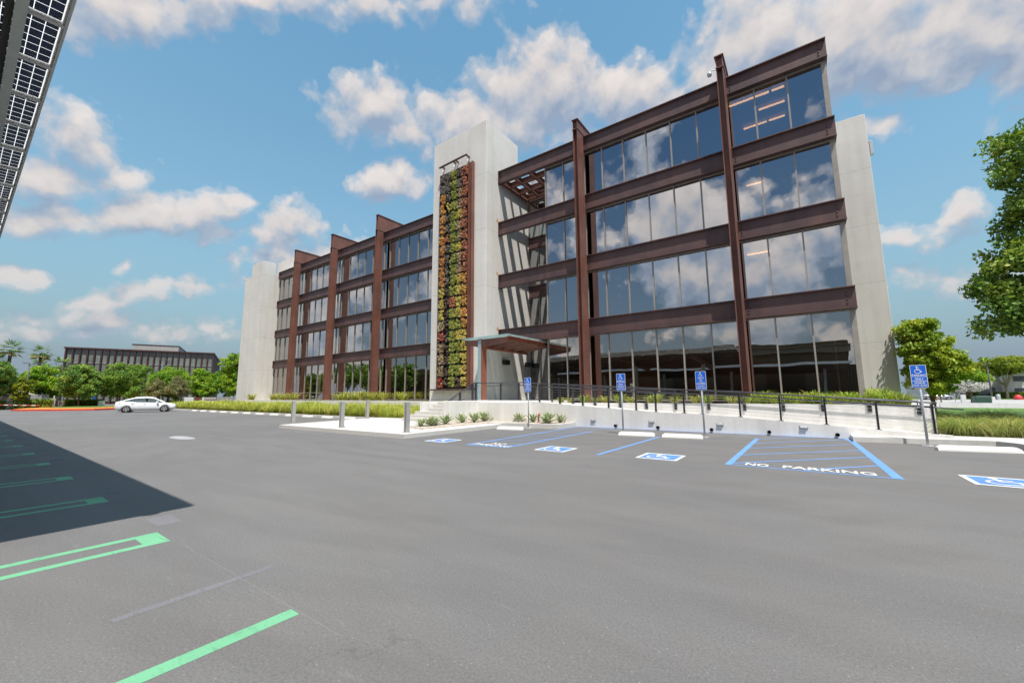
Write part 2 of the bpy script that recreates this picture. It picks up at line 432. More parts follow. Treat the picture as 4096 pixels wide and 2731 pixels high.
world = bpy.data.worlds.new('World'); SC.world = world; world.use_nodes = True
wt = world.node_tree; wt.nodes.clear(); WL = wt.links
sky = N(wt,'ShaderNodeTexSky', sky_type='NISHITA'); sky.sun_disc = False
sky.sun_elevation = SUN_EL; sky.sun_rotation = SUN_AZ; sky.air_density = 1.25; sky.dust_density = .8; sky.ozone_density = 1.6
tc = N(wt,'ShaderNodeTexCoord')
sep = N(wt,'ShaderNodeSeparateXYZ'); WL.new(tc.outputs['Generated'], sep.inputs[0])
den = mth(wt,'ADD', mth(wt,'MAXIMUM',sep.outputs[2],-.2), 1.)
cmb = N(wt,'ShaderNodeCombineXYZ')
WL.new(mth(wt,'DIVIDE',sep.outputs[0],den), cmb.inputs[0]); WL.new(mth(wt,'DIVIDE',sep.outputs[1],den), cmb.inputs[1])
P2 = cmb.outputs[0]                      # stereographic sky plane, zenith at the origin
# clouds: x, y, half width, half height (preview pixels), weight
CL = [(260,20,400,70,.95),(620,0,420,60,.85),(930,15,220,50,.6),
      (1260,200,210,105,1.5),(1425,205,170,80,1.4),(1110,275,290,75,1.25),(860,250,105,75,1.2),(940,305,110,40,1.),
      (1760,110,190,120,1.4),(1990,115,340,150,1.55),(2230,70,260,190,1.55),(2330,170,150,100,1.2),(1690,180,120,50,1.),
      (160,320,115,85,1.35),(110,400,200,75,1.2),(290,388,66,30,.9),
      (890,412,95,52,1.35),(330,492,130,55,1.35),(450,482,150,48,1.25),(560,478,70,28,1.),
      (650,500,92,52,1.25),(590,545,110,26,.8),(100,505,180,56,1.25),
      (90,635,64,30,1.2),(20,630,60,22,1.),(282,610,32,15,1.),(430,662,150,24,.8),(210,692,70,18,.7),
      (2010,300,80,36,1.1),(2215,485,58,40,1.35),(2110,550,125,40,1.05),(1660,330,170,46,.8),(300,745,380,30,.45),(720,590,190,40,.7),(2180,640,160,40,.6),
      (0,-180,400,160,1.3),(1000,-200,300,120,1.2)]
def sky_plane(d): return Vector((d.x/(1+d.z), d.y/(1+d.z)))
acc = None
for (x,y,a,b,w) in CL:
    c = sky_plane(pix_dir(x,y)); ex = sky_plane(pix_dir(x+a*.5,y))-sky_plane(pix_dir(x-a*.5,y)); ey = sky_plane(pix_dir(x,y+b*.5))-sky_plane(pix_dir(x,y-b*.5))
    mp = N(wt,'ShaderNodeMapping', vector_type='TEXTURE')
    mp.inputs['Location'].default_value = (c.x,c.y,0); mp.inputs['Rotation'].default_value = (0,0,math.atan2(ex.y,ex.x))
    mp.inputs['Scale'].default_value = (ex.length*1.06, ey.length*1.06, 1)
    CLN = mp; mp.name = 'cloud_lobe'
    ln = N(wt,'ShaderNodeVectorMath', operation='LENGTH'); WL.new(mp.outputs[0], ln.inputs[0])
    acc = (acc or []) + [(mp, ln, w)]
# group so that the same density can be read twice (at the point and a little nearer the zenith, for the lit tops)
gt = bpy.data.node_groups.new('cloud_density','ShaderNodeTree')
gt.interface.new_socket('P', in_out='INPUT', socket_type='NodeSocketVector'); gt.interface.new_socket('D', in_out='OUTPUT', socket_type='NodeSocketFloat')
gi, go = N(gt,'NodeGroupInput'), N(gt,'NodeGroupOutput')
nw = N(gt,'ShaderNodeTexNoise', noise_dimensions='2D'); nw.inputs['Scale'].default_value = 7; nw.inputs['Detail'].default_value = 7; nw.inputs['Roughness'].default_value = .6
gt.links.new(gi.outputs[0], nw.inputs['Vector'])
wsub = N(gt,'ShaderNodeVectorMath', operation='MULTIPLY_ADD'); gt.links.new(nw.outputs['Color'], wsub.inputs[0]); wsub.inputs[1].default_value = (.05,.05,0); wsub.inputs[2].default_value = (-.025,-.025,0)
wadd = N(gt,'ShaderNodeVectorMath', operation='ADD'); gt.links.new(gi.outputs[0], wadd.inputs[0]); gt.links.new(wsub.outputs[0], wadd.inputs[1])
cur = None
for (mp0, ln0, w) in acc:
    mp = N(gt,'ShaderNodeMapping', vector_type='TEXTURE')
    for k in ('Location','Rotation','Scale'): mp.inputs[k].default_value = mp0.inputs[k].default_value
    ln = N(gt,'ShaderNodeVectorMath', operation='LENGTH'); gt.links.new(wadd.outputs[0], mp.inputs[0]); gt.links.new(mp.outputs[0], ln.inputs[0])
    v = mth(gt,'MULTIPLY_ADD', ln.outputs['Value'], -w, w)
    cur = v if cur is None else mth(gt,'SMOOTH_MAX', cur, v, .25)
for (mp0, ln0, w) in acc: wt.nodes.remove(mp0); wt.nodes.remove(ln0)
# the rest of the sky (behind the camera, seen in the glass): broad cumulus fields
nb = N(gt,'ShaderNodeTexNoise', noise_dimensions='2D'); nb.inputs['Scale'].default_value = 4.3; nb.inputs['Detail'].default_value = 3; nb.inputs['Roughness'].default_value = .5
gt.links.new(wadd.outputs[0], nb.inputs['Vector'])
gs = N(gt,'ShaderNodeSeparateXYZ'); gt.links.new(gi.outputs[0], gs.inputs[0])
back = mth(gt,'SUBTRACT', 1., mth(gt,'SMOOTHSTEP' if False else 'MINIMUM', mth(gt,'MAXIMUM', mth(gt,'MULTIPLY_ADD', gs.outputs[1], 7., .6), 0.), 1.))
bd = mth(gt,'SUBTRACT', mth(gt,'MULTIPLY', mth(gt,'MULTIPLY_ADD', nb.outputs['Fac'], 5.6, -2.42), 1.), mth(gt,'MULTIPLY', mth(gt,'SUBTRACT',1.,back), 6.))
cur = mth(gt,'MAXIMUM', cur, bd)
cur = mth(gt,'MAXIMUM', cur, -1.2)
n1 = N(gt,'ShaderNodeTexNoise', noise_dimensions='2D'); n1.inputs['Scale'].default_value = 11; n1.inputs['Detail'].default_value = 9; n1.inputs['Roughness'].default_value = .62
gt.links.new(gi.outputs[0], n1.inputs['Vector'])
vb = N(gt,'ShaderNodeTexVoronoi', voronoi_dimensions='2D', feature='SMOOTH_F1'); vb.inputs['Scale'].default_value = 26; vb.inputs['Smoothness'].default_value = .6
vb.inputs['Detail'].default_value = 2.; gt.links.new(wadd.outputs[0], vb.inputs['Vector'])
det = mth(gt,'ADD', mth(gt,'MULTIPLY_ADD', n1.outputs['Fac'], 1.9, -.93), mth(gt,'MULTIPLY_ADD', vb.outputs['Distance'], -.75, .30))
gt.links.new(mth(gt,'ADD', cur, det), go.inputs[0])
def dens(vec):
    g = N(wt,'ShaderNodeGroup'); g.node_tree = gt; WL.new(vec, g.inputs[0]); return g.outputs[0]
d0 = dens(P2)
up_ = N(wt,'ShaderNodeVectorMath', operation='SCALE'); WL.new(P2, up_.inputs[0]); up_.inputs[3].default_value = .957
d1 = dens(up_.outputs[0])
mask = ramp(wt, mth(wt,'MULTIPLY_ADD', d0, .5, .45), [(.28,0.),(.43,.35),(.57,.80),(.76,.97)], 'EASE')
lit = ramp(wt, mth(wt,'MULTIPLY_ADD', mth(wt,'SUBTRACT',d0,d1), .42, .46), [(.20,(1.75,2.15,2.85)),(.42,(2.6,2.85,3.3)),(.66,(4.05,3.76,3.62)),(.9,(4.85,4.42,4.15))])
thick = ramp(wt, mth(wt,'MULTIPLY_ADD', d0, .3, .2), [(.2,(1,1,1)),(.75,(.80,.83,.88))])
lit = mixc(wt, 1., lit, thick, 'MULTIPLY')
lit = mixc(wt, 1., lit, ramp(wt, mth(wt,'MULTIPLY_ADD',sep.outputs[1],1.6,.75), [(0.,(1.0,1.0,1.0)),(.7,(.68,.68,.68))]), 'MULTIPLY')
lit = mixc(wt, 1., lit, (1.47,1.47,1.47), 'MULTIPLY')
hz = mth(wt,'POWER', mth(wt,'SUBTRACT', 1., mth(wt,'MAXIMUM',sep.outputs[2],0.)), 2.7)
base = mixc(wt, 1., sky.outputs[0], (.75,1.08,1.0), 'MULTIPLY')
base = mixc(wt, 1., base, ramp(wt, mth(wt,'MULTIPLY_ADD',sep.outputs[1],1.6,.75), [(0.,(.19,.26,.38)),(.7,(1,1,1))]), 'MULTIPLY')
base = mixc(wt, mth(wt,'MINIMUM',mth(wt,'MULTIPLY',hz,1.15),.97), base, (1.42,1.80,2.22))
lit = mixc(wt, mth(wt,'MULTIPLY',mth(wt,'POWER',hz,1.4),.6), lit, (1.75,2.1,2.5))
colw = mixc(wt, mask, base, lit)
bg = N(wt,'ShaderNodeBackground'); WL.new(colw, bg.inputs[0]); bg.inputs[1].default_value = .147
wo = N(wt,'ShaderNodeOutputWorld'); WL.new(bg.outputs[0], wo.inputs[0])
SC.view_settings.view_transform = 'Standard'; SC.view_settings.look = 'None'; SC.view_settings.gamma = 1; SC.view_settings.exposure = 0.37
SC.render.engine = 'CYCLES'
cy = SC.cycles
cy.max_bounces = 6; cy.diffuse_bounces = 3; cy.glossy_bounces = 3; cy.transmission_bounces = 4; cy.transparent_max_bounces = 8
cy.caustics_reflective = False; cy.caustics_refractive = False; cy.use_denoising = True; cy.sample_clamp_indirect = 6

# ------------------------------------------------------------------ plants
def leaf_mesh(name, pts, nrm, size, tint, aspect=1.7, jitter=.75):
    n = len(pts)
    rv = nrng.normal(size=(n,3)); nn = nrm*(1-jitter) + jitter*rv/np.linalg.norm(rv,axis=1)[:,None]
    nn /= np.linalg.norm(nn,axis=1)[:,None]+1e-9
    a = np.cross(nn, nrng.normal(size=(n,3))); a /= np.linalg.norm(a,axis=1)[:,None]+1e-9
    b = np.cross(nn, a)
    sz = size*nrng.uniform(.6,1.4,(n,1))
    a = a*sz*aspect*.5; b = b*sz*.5
    bend = nn*sz*.18
    v = np.stack([pts-a-bend, pts+b*.9, pts+a-bend, pts-b*.9], 1).reshape(-1,3)
    me = bpy.data.meshes.new(name)
    me.vertices.add(4*n); me.vertices.foreach_set('co', v.astype(np.float32).ravel())
    me.loops.add(4*n); me.loops.foreach_set('vertex_index', np.arange(4*n,dtype=np.int32))
    me.polygons.add(n); me.polygons.foreach_set('loop_start', np.arange(0,4*n,4,dtype=np.int32)); me.polygons.foreach_set('loop_total', np.full(n,4,np.int32))
    me.update(calc_edges=True)
    at = me.attributes.new('tint','FLOAT','FACE'); at.data.foreach_set('value', tint.astype(np.float32))
    return me
def add_mesh_child(name, me, mat_, parent):
    me.materials.append(mat_)
    o = bpy.data.objects.new(name, me); COL.objects.link(o); o.parent = parent; W[o.name] = W.get(parent.name,(0,0,0)); return o
def crown_points(lobes, n, clumps, csize, flat=.7, fill=.35):
    """leaves gathered in clumps spread through and over each lobe"""
    L = np.array(lobes, float)
    area = (L[:,3]*L[:,4]+L[:,4]*L[:,5]+L[:,3]*L[:,5]); pr = area/area.sum()
    k = nrng.choice(len(L), clumps, p=pr)
    d = nrng.normal(size=(clumps,3)); d /= np.linalg.norm(d,axis=1)[:,None]
    rad = np.where(nrng.random(clumps) < fill, nrng.uniform(.35,.8,clumps), nrng.uniform(.82,1.06,clumps))[:,None]
    cc = L[k,:3] + d*L[k,3:6]*rad
    out = d/L[k,3:6]; out /= np.linalg.norm(out,axis=1)[:,None]
    ct = nrng.random(clumps); cs = csize*nrng.uniform(.6,1.45,clumps)
    w = cs**2; q = nrng.choice(clumps, n, p=w/w.sum())
    g = nrng.normal(size=(n,3)); g /= np.linalg.norm(g,axis=1)[:,None]; g *= nrng.random((n,1))**(1/2.2)
    g[:,2] *= flat
    pts = cc[q] + g*cs[q][:,None]
    nr = out[q]*.5 + g*.7 + np.array([0,0,.45]); nr /= np.linalg.norm(nr,axis=1)[:,None]
    tint = np.clip(.55*ct[q] + .45*nrng.random(n), 0, 1)
    return pts, nr, tint, cc
def trunk_mb(h, r, limbs, lean=(0,0), n=9, wig=.05):
    mb = MB()
    pts = [(lean[0]*t + rng.uniform(-wig,wig)*h*t*.5, lean[1]*t + rng.uniform(-wig,wig)*h*t*.5, h*t) for t in (0,.08,.35,.7,1.)]
    pts[0] = (0,0,-.05)
    mb.path(pts, [r*1.45,r*1.08,r*.9,r*.8,r*.72], n)
    top = Vector(pts[-1])
    for L in limbs:
        L = Vector(L); mid = top.lerp(L,.5) + Vector((rng.uniform(-.1,.1),rng.uniform(-.1,.1),rng.uniform(.0,.12)))*(L-top).length*.6
        st = Vector(pts[3]).lerp(top, rng.uniform(.2,1.))
        mb.path([st, mid, L], [r*.55, r*.34, r*.1], 6)
    return mb
def tree(name, loc, lobes, leafmat, n, clumps, csize, leaf, th, tr, label, group=None, bark='bark', flat=.7, trunks=None, fill=.35, cat='tree'):
    t = root(name, label, cat, loc, 0, group)
    pts, nr, ti, cc = crown_points(lobes, n, clumps, csize, flat, fill)
    add_mesh_child('crown', leaf_mesh('crown', pts, nr, leaf, ti), F[leafmat], t)
    idx = nrng.choice(len(cc), min(9,len(cc)), replace=False)
    limbs = [tuple(cc[i]) for i in idx if cc[i][2] > th*1.02]
    for (dx,dy,lx,ly) in (trunks or [(0,0,0,0)]):
        mb = trunk_mb(th, tr, limbs, (lx,ly)); mb.v = [(a+dx,b+dy,c) for a,b,c in mb.v]
        mb.build('trunk', M[bark], t, local=True)
    return t
def blade_mesh(name, blades):
    """blades: (x, y, z, azimuth, reach, height, width, droop, tint)"""
    vs, fs, ti = [], [], []
    for (x,y,z,az,re,h,w,dr,tt) in blades:
        dx, dy = math.cos(az), math.sin(az); px, py = -dy, dx
        b = len(vs); K = 4
        for i in range(K+1):
            t = i/K
            r = re*(t**1.25); zz = z + h*(1.55*t - .55*t*t) - dr*h*t**3
            ww = w*(1-t)**.6*.5 if i<K else 0
            vs += [(x+dx*r+px*ww, y+dy*r+py*ww, zz), (x+dx*r-px*ww, y+dy*r-py*ww, zz)]
        for i in range(K):
            fs.append((b+2*i,b+2*i+1,b+2*i+3,b+2*i+2)); ti.append(tt)
    me = bpy.data.meshes.new(name); me.from_pydata(vs,[],fs); me.update()
    at = me.attributes.new('tint','FLOAT','FACE'); at.data.foreach_set('value', np.array(ti,np.float32))
    return me
def tuft_blades(n, rad, h, reach, w, droop, tint0=0., tint1=1., seed=0, cx=0., cy=0., cz=0.):
    r = random.Random(seed); out = []
    for _ in range(n):
        az = r.uniform(0,2*math.pi); q = rad*math.sqrt(r.random())
        a2 = az + r.gauss(0,.5)
        hh = h*r.uniform(.55,1.15)
        out.append((cx+q*math.cos(az), cy+q*math.sin(az), cz-.02, a2, reach*r.uniform(.35,1.2)*(.45+.55*q/max(rad,.01)), hh, w*r.uniform(.7,1.3), droop*r.uniform(.4,1.3), r.uniform(tint0,tint1)))
    return out
def mesh_thing(name, me, m, label, cat, loc, rz=0, sc=1, group=None):
    if not me.materials: me.materials.append(m)
    o = bpy.data.objects.new(name, me); COL.objects.link(o); o.location = loc; o.rotation_euler=(0,0,rz)
    o.scale = (sc,sc,sc) if not isinstance(sc,(tuple,list)) else sc
    return tag(o, label, cat, group)
ORD = ['first','second','third','fourth','fifth','sixth','seventh','eighth','ninth','tenth','eleventh','twelfth','thirteenth','fourteenth','fifteenth','sixteenth','seventeenth','eighteenth','nineteenth','twentieth']
ORD += ['twenty-'+x for x in ORD[:9]] + ['thirtieth'] + ['thirty-'+x for x in ORD[:9]]

# ------------------------------------------------------------------ office building
TOPS = [6.02, 9.95, 13.88, 17.82]; BH = .963; FL = 1.12
bld = root('office_building', 'four storey office building of brown steel beams, reflective glass and concrete towers', 'office building', (-27,24,0))
def i_beam_u(mb, x0, x1, vf, zt, hw=.15, h=BH):
    """steel I-beam along the facade; vf = front edge of the flanges"""
    t = .045
    mb.box(x0,x1,vf,vf+2*hw,zt-t,zt); mb.box(x0,x1,vf,vf+2*hw,zt-h,zt-h+t)
    mb.box(x0,x1,vf+hw-.012,vf+hw+.012,zt-h+t,zt-t)
def bolts(mb, x, vw, zt, side=1):
    for k in range(4):
        z = zt-.24-k*.155
        mb.lathe([(0,-.030),(.030,-.028),(.034,0)], 6, (x, vw-.012, z), 0, 'y')
def i_beam_v(mb, u0, v0, v1, zt, hw=.15, h=BH):
    t = .045
    mb.box(u0-2*hw,u0,v0,v1,zt-t,zt); mb.box(u0-2*hw,u0,v0,v1,zt-h,zt-h+t)
    mb.box(u0-hw-.012,u0-hw+.012,v0,v1,zt-h+t,zt-t)
RB = [(-17.03,-10.32),(-10.30,-2.19),(-2.17,2.09)]
LB = [(-55.4,-49.76),(-49.74,-41.54),(-41.52,-33.33),(-33.31,-22.43)]
for zt in TOPS:
    for (a,b) in RB:
        mb = MB(); i_beam_u(mb,a,b,22.0,zt)
        if a > -2.5: bolts(mb, b-.30, 22.15, zt)
        if a > -12: bolts(mb, a+.28, 22.15, zt)
        if a < -12:
            bolts(mb, -13.3, 22.15, zt); mb.box(a-.01,a+.03,22.0,22.3,zt-BH-.02,zt+.02)
        mb.build('beam', M['steel'], bld)
    mb = MB(); i_beam_v(mb,2.09,22.302,36.0,zt); mb.build('beam', M['steel'], bld)
    for (a,b) in LB:
        mb = MB(); i_beam_u(mb,a,b,24.0,zt)
        if a > -50: bolts(mb, a+.30, 24.15, zt)
        else: mb.box(a-.03,a,24.0,24.3,zt-BH,zt)
        mb.build('beam', M['steel'], bld)
def column(uc, vt, vb, vf, ztop, zf, z0=.9):
    """H-section column standing against the beams; above the parapet it runs on as a tapering fin"""
    mb = MB(); w = .155
    mb.box(uc-w, uc-w+.03, vt, vb, z0, ztop); mb.box(uc+w-.03, uc+w, vt, vb, z0, ztop)
    mb.box(uc-w+.03, uc+w-.03, vt+.24, vt+.27, z0, ztop-.005)
    mb.box(uc-w-.03, uc+w+.03, vt-.03, vb+.02, ztop, ztop+.04)
    o = mb.build('column', M['steel_col'], bld)
    f = MB(); vp = vf+2.6
    f.box(uc+w-.03, uc+w-.005, vt+.02, vp-.05, ztop+.04, zf-.04); f.box(uc-w+.005, uc-w+.03, vt+.02, vp-.05, ztop+.04, zf-.04)
    f.box(uc-w+.03, uc+w-.03, vt+.14, vt+.165, ztop+.04, zf-.04)
    f.box(uc-w-.06, uc+w+.06, vt-.03, vp, zf-.04, zf)
    f.build('fin', M['steel_col'], o)
for uc in (-10.31,-2.18): column(uc, 21.14, 21.97, 22.0, 17.86, 18.55)
for uc in (-49.75,-41.53,-33.32): column(uc, 23.25, 23.97, 24.0, 17.86, 19.46)

def window(edges, v, z0, z1, transom=None, dim=False, mats=None, jamb=None):
    """ribbon window: bronze mullions, panes set a little out of true"""
    mb = MB()
    for i,u in enumerate(edges):
        mb.box(u-.033,u+.033, v-.07, v+.06, z0+.05, z1-.05)
    mb.box(edges[0]-.033, edges[-1]+.033, v-.06, v+.06, z0, z0+.05); mb.box(edges[0]-.033, edges[-1]+.033, v-.06, v+.06, z1-.05, z1)
    if transom:
        for a,b in zip(edges[:-1],edges[1:]): mb.box(a+.033,b-.033,v-.05,v+.05,transom-.025,transom+.025)
    w = mb.build('window', M['mullion'], bld)
    g = MB()
    for a,b in zip(edges[:-1],edges[1:]):
        d = [rng.uniform(-.006,.006) for _ in range(3)]
        g.add([(a+.03,v+d[0],z0+.045),(b-.03,v+d[1],z0+.045),(b-.03,v+d[1]+d[2],z1-.045),(a+.03,v+d[0]+d[2],z1-.045)], [(0,1,2,3)])
    g.build('glass', M['glass_dim' if dim else ('glass_ground' if z0 < 2 else 'glass')], w)
    return w
ZR = [(FL,TOPS[0]-BH),(TOPS[0],TOPS[1]-BH),(TOPS[1],TOPS[2]-BH),(TOPS[2],TOPS[3]-BH)]
gr = [1.87-1.3715*k for k in range(12)]
for (z0,z1) in ZR:
    z0 += .003; z1 -= .003
    window([-13.2,gr[10],gr[9]+.08], 22.36, z0, z1)
    window([gr[9]+.16]+[gr[k] for k in range(8,2,-1)], 22.36, z0, z1)
    window([gr[3]+.08,gr[2],gr[1],gr[0]], 22.36, z0, z1)
    # corner post and side glazing, side of the entrance recess
    mb = MB(); mb.box(1.905,2.03,22.29,22.46,z0,z1); mb.build('corner_post', M['mullion'], bld)
    mb = MB()
    for v in (24.1,25.8,27.5,29.2,30.9,32.6,34.3): mb.box(1.93,2.03,v-.03,v+.03,z0+.05,z1)
    mb.box(1.93,2.03,22.47,36,z0,z0+.05)
    w = mb.build('window', M['mullion'], bld); g = MB(); g.add([(1.97,22.47,z0),(1.97,36,z0),(1.97,36,z1),(1.97,22.47,z1)],[(0,1,2,3)]); g.build('glass', M['glass'], w)
    mb = MB(); mb.box(-13.30,-13.236,22.40,22.5,z0,z1)
    for v in (24.2,25.95): mb.box(-13.30,-13.236,v-.04,v+.04,z0,z1-.05)
    mb.box(-13.30,-13.236,22.501,25.99,z1-.05,z1)
    w = mb.build('window', M['mullion'], bld); g = MB(); g.add([(-13.27,22.5,z0),(-13.27,26.0,z0),(-13.27,26.0,z1),(-13.27,22.5,z1)],[(0,1,2,3)]); g.build('glass', M['glass_dim'], w)
    window([-17.0,-16.1,-14.75,-13.36], 26.05, z0, z1, dim=True)
    lg = lambda a,b: [a]+[-26.91-1.385*k for k in range(-3,22) if a+.45 < -26.91-1.385*k < b-.3][::-1]+[b]
    tr = 1.88 if z0 < 2 else None
    window(lg(-55.62,-49.79), 24.36, z0, z1, tr)
    window(lg(-49.71,-41.57), 24.36, z0, z1, tr)
    window(lg(-41.49,-33.36), 24.36, z0, z1, tr)
    window(lg(-33.28,-22.45), 24.36, z0, z1)
# spandrels behind the recess, slabs, interior walls, roof
for i,zt in enumerate(TOPS):
    mb = MB(); i_beam_u(mb,-17.02,-13.32,25.85,zt); mb.build('beam', M['steel'], bld)
    mb = MB()
    mb.box(-13.2,1.86,22.5,35.9,zt-BH+.05,zt-.06); mb.box(-17.0,-13.34,26.25,35.9,zt-BH+.05,zt-.06); mb.box(-55.6,-22.5,24.5,36.,zt-BH+.05,zt-.06)
    if i == 3: mb.box(-17.0,1.9,26.3,36.,zt-.06,zt-.02)
    mb.build('floor_slab', M['ceiling'], bld)
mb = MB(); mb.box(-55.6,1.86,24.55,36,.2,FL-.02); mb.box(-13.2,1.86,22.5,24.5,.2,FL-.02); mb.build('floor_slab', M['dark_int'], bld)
mb = MB()
for (z0,z1) in ZR:
    mb.box(-13.2,1.5,30.6,30.75,z0,z1-.1); mb.box(-55.5,-22.6,30.6,30.75,z0,z1-.1)
    for u in (-10.31,-2.18): mb.box(u-.12,u+.12,22.5,25.0,z0,z1-.1)
    for u in (-49.75,-41.53,-33.32): mb.box(u-.12,u+.12,24.5,27,z0,z1-.1)
mb.build('interior_wall', M['int_wall'], bld)
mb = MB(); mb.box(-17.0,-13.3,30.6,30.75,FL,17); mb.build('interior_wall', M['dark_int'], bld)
for (a,b,v,z) in ((-2.13,-.25,22.95,16.74),(-.13,.4,22.95,16.74),(-.8,.38,24.2,16.74),(-1.66,-.51,25.55,16.74),(-.41,.34,25.55,16.74),(-1.94,-.88,24.55,8.9),(-11.3,-10.7,23.2,12.82),(-1.7,-.9,24.6,12.82)):
    mb = MB(); mb.box(a,b,v-.055,v+.055,z,z+.05); mb.build('ceiling_light', M['tube'], bld)
BLIND = simple('brown_blind',(.36,.21,.095),.8,0,.15,1.)
for (a,b,v,z0,z1) in ((-33.1,-31.9,24.55,15.0,16.8),(-10.2,-8.75,22.62,1.2,5.0),(-9.05,-7.75,22.7,1.2,5.0),(-7.66,-6.40,22.8,1.2,5.0),(-6.29,-5.02,22.8,2.7,5.0),(-4.92,-3.64,22.8,1.25,5.0),(-3.5,-2.5,23.2,1.6,4.4),(-2.1,-.95,23.0,2.0,4.4)):
    mb = MB(); mb.box(a,b,v,v+.03,z0,z1); mb.build('window_blind', M['int_wall'] if v < 22.65 or z0 > 10 else BLIND, bld)
# concrete
def cwall(mb, nm='concrete_wall', m='concrete'): return mb.build(nm, M[m], bld)
mb = MB(); mb.cbox(-22.42,-17.05,20.67,24.59,.6,21.2,.02); cwall(mb,'concrete_tower')
mb = MB(); mb.box(-17.45,-17.053,24.59,26.3,.6,17.8); cwall(mb)
mb = MB(); mb.box(-22.4,-22.1,24.59,30,.6,17.7); cwall(mb)
mb = MB(); mb.cbox(-58.97,-55.7,22.15,23.75,0,18.98,.02); mb.box(-60.9,-58.972,22.152,23.75,0,17.4); mb.box(-60.5,-55.702,23.75,30,0,17.7); cwall(mb,'concrete_tower')
mb = MB(); mb.box(-62.4,-57.2,26.8,27.2,17.6,21.2); cwall(mb)
mb = MB(); mb.cbox(1.95,5.05,36.15,43,0,21.2,.02); cwall(mb,'concrete_tower')
mb = MB(); mb.box(-60,2,43,43.3,0,17.8); mb.box(-55.5,-17,35.95,43,17.3,17.6); mb.box(-17,2,36.02,43,17.3,17.6); cwall(mb,'rear_wall')
ORANGE = simple('orange_mark',(.55,.20,.02),.9,0,.3,8)  # ragged flat orange marks on the tower side wall at the beam ends
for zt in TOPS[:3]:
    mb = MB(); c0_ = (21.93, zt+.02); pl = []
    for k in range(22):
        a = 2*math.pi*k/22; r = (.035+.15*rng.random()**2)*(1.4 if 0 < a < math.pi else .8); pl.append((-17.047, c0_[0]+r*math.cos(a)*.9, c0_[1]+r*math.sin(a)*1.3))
    mb.flat(pl); mb.build('orange_mark', ORANGE, bld)
# roof screen of corrugated metal
mb = MB(); n = 90
pts = [(-19+ i*.2, 29+(.06 if i%4 in (1,2) else 0)) for i in range(n)]
for a,b in zip(pts[:-1],pts[1:]): mb.add([(a[0],a[1],17.7),(b[0],b[1],17.7),(b[0],b[1],21.4),(a[0],a[1],21.4)],[(0,1,2,3)])
mb.build('roof_screen', simple('corrugated_metal',(.52,.53,.54),.4,.4,.05), bld)
# open steel grid over the entrance recess
mb = MB()
for v in (23.25,24.45,25.62): i_beam_u(mb,-16.98,-13.34,v,17.42,.09,.42)
for u in (-15.75,-14.5): 
    for (a,b) in ((22.32,23.24),(23.44,24.44),(24.64,25.61)): i_beam_v(mb,u,a,b,17.42,.09,.42)
i_beam_v(mb,-16.80,22.31,25.84,17.42,.1,.5)
mb.build('pergola', M['steel_col'], bld)

# living wall on the tower face
lw = root('living_wall', 'tall planted wall panel of orange, lime and brown succulents hung on the concrete tower', 'living wall', (-19.8,20.5,1.95))
mb = MB(); mb.box(-21.22,-18.46,20.50,20.668,1.98,18.2); mb.build('backing', M['black'], lw)
mb = MB()
mb.box(-18.44,-18.40,20.30,20.668,1.9,18.3); mb.box(-18.40,-18.18,20.50,20.53,1.9,18.3); mb.box(-18.18,-18.14,20.36,20.668,1.9,18.3)
mb.build('side_channel', M['steel_col'], lw)
mb = MB(); mb.box(-21.27,-21.222,20.24,20.668,1.9,18.1); mb.build('side_channel', M['steel'], lw)
NR = 20; cu_ = [-21.2,-20.66,-20.1,-19.52,-18.98,-18.46]; zr = [2.0+i*16.1/NR for i in range(NR+1)]
mb = MB()
for z in zr: mb.box(-21.2,-18.46,20.30,20.499,z-.022,z+.022)
for u in cu_[1:-1]: mb.box(u-.012,u+.012,20.42,20.499,2.0,18.1)
for i in range(46):
    u = -21.16+i*.0585; mb.box(u-.004,u+.004,20.45,20.498,2.0,18.1)
mb.build('tray_grid', M['black'], lw)
mb = MB(); mb.box(-22.0,-20.0,20.15,20.66,1.84,1.94); mb.box(-19.9,-18.0,20.15,20.66,1.84,1.94); mb.build('drip_tray', M['steel'], lw)
PAL = {'orange':[(0.356,0.139,0.061),(0.752,0.315,0.115),(0.800,0.475,0.163),(0.800,0.674,0.219)], 'brown':[(0.054,0.039,0.036),(0.132,0.093,0.082),(0.248,0.186,0.155),(0.342,0.268,0.217)],
 'lime':[(0.132,0.179,0.042),(0.290,0.359,0.084),(0.482,0.516,0.126),(0.633,0.599,0.184)], 'khaki':[(0.182,0.145,0.085),(0.404,0.323,0.194),(0.612,0.491,0.310),(0.778,0.643,0.389)],
 'rust':[(0.190,0.085,0.060),(0.415,0.179,0.116),(0.679,0.286,0.176),(0.800,0.398,0.204)], 'gold':[(0.294,0.278,0.083),(0.613,0.510,0.149),(0.800,0.715,0.204),(0.800,0.554,0.180)], 'grey':[(0.096,0.083,0.076),(0.209,0.183,0.171),(0.353,0.316,0.291),(0.481,0.431,0.394)],
 'red':[(0.227,0.053,0.053),(0.495,0.121,0.096),(0.665,0.222,0.134),(0.443,0.268,0.118)]}
FP = {k: foliage('succulents_'+k, v, .15, .55, 3.) for k,v in PAL.items()}
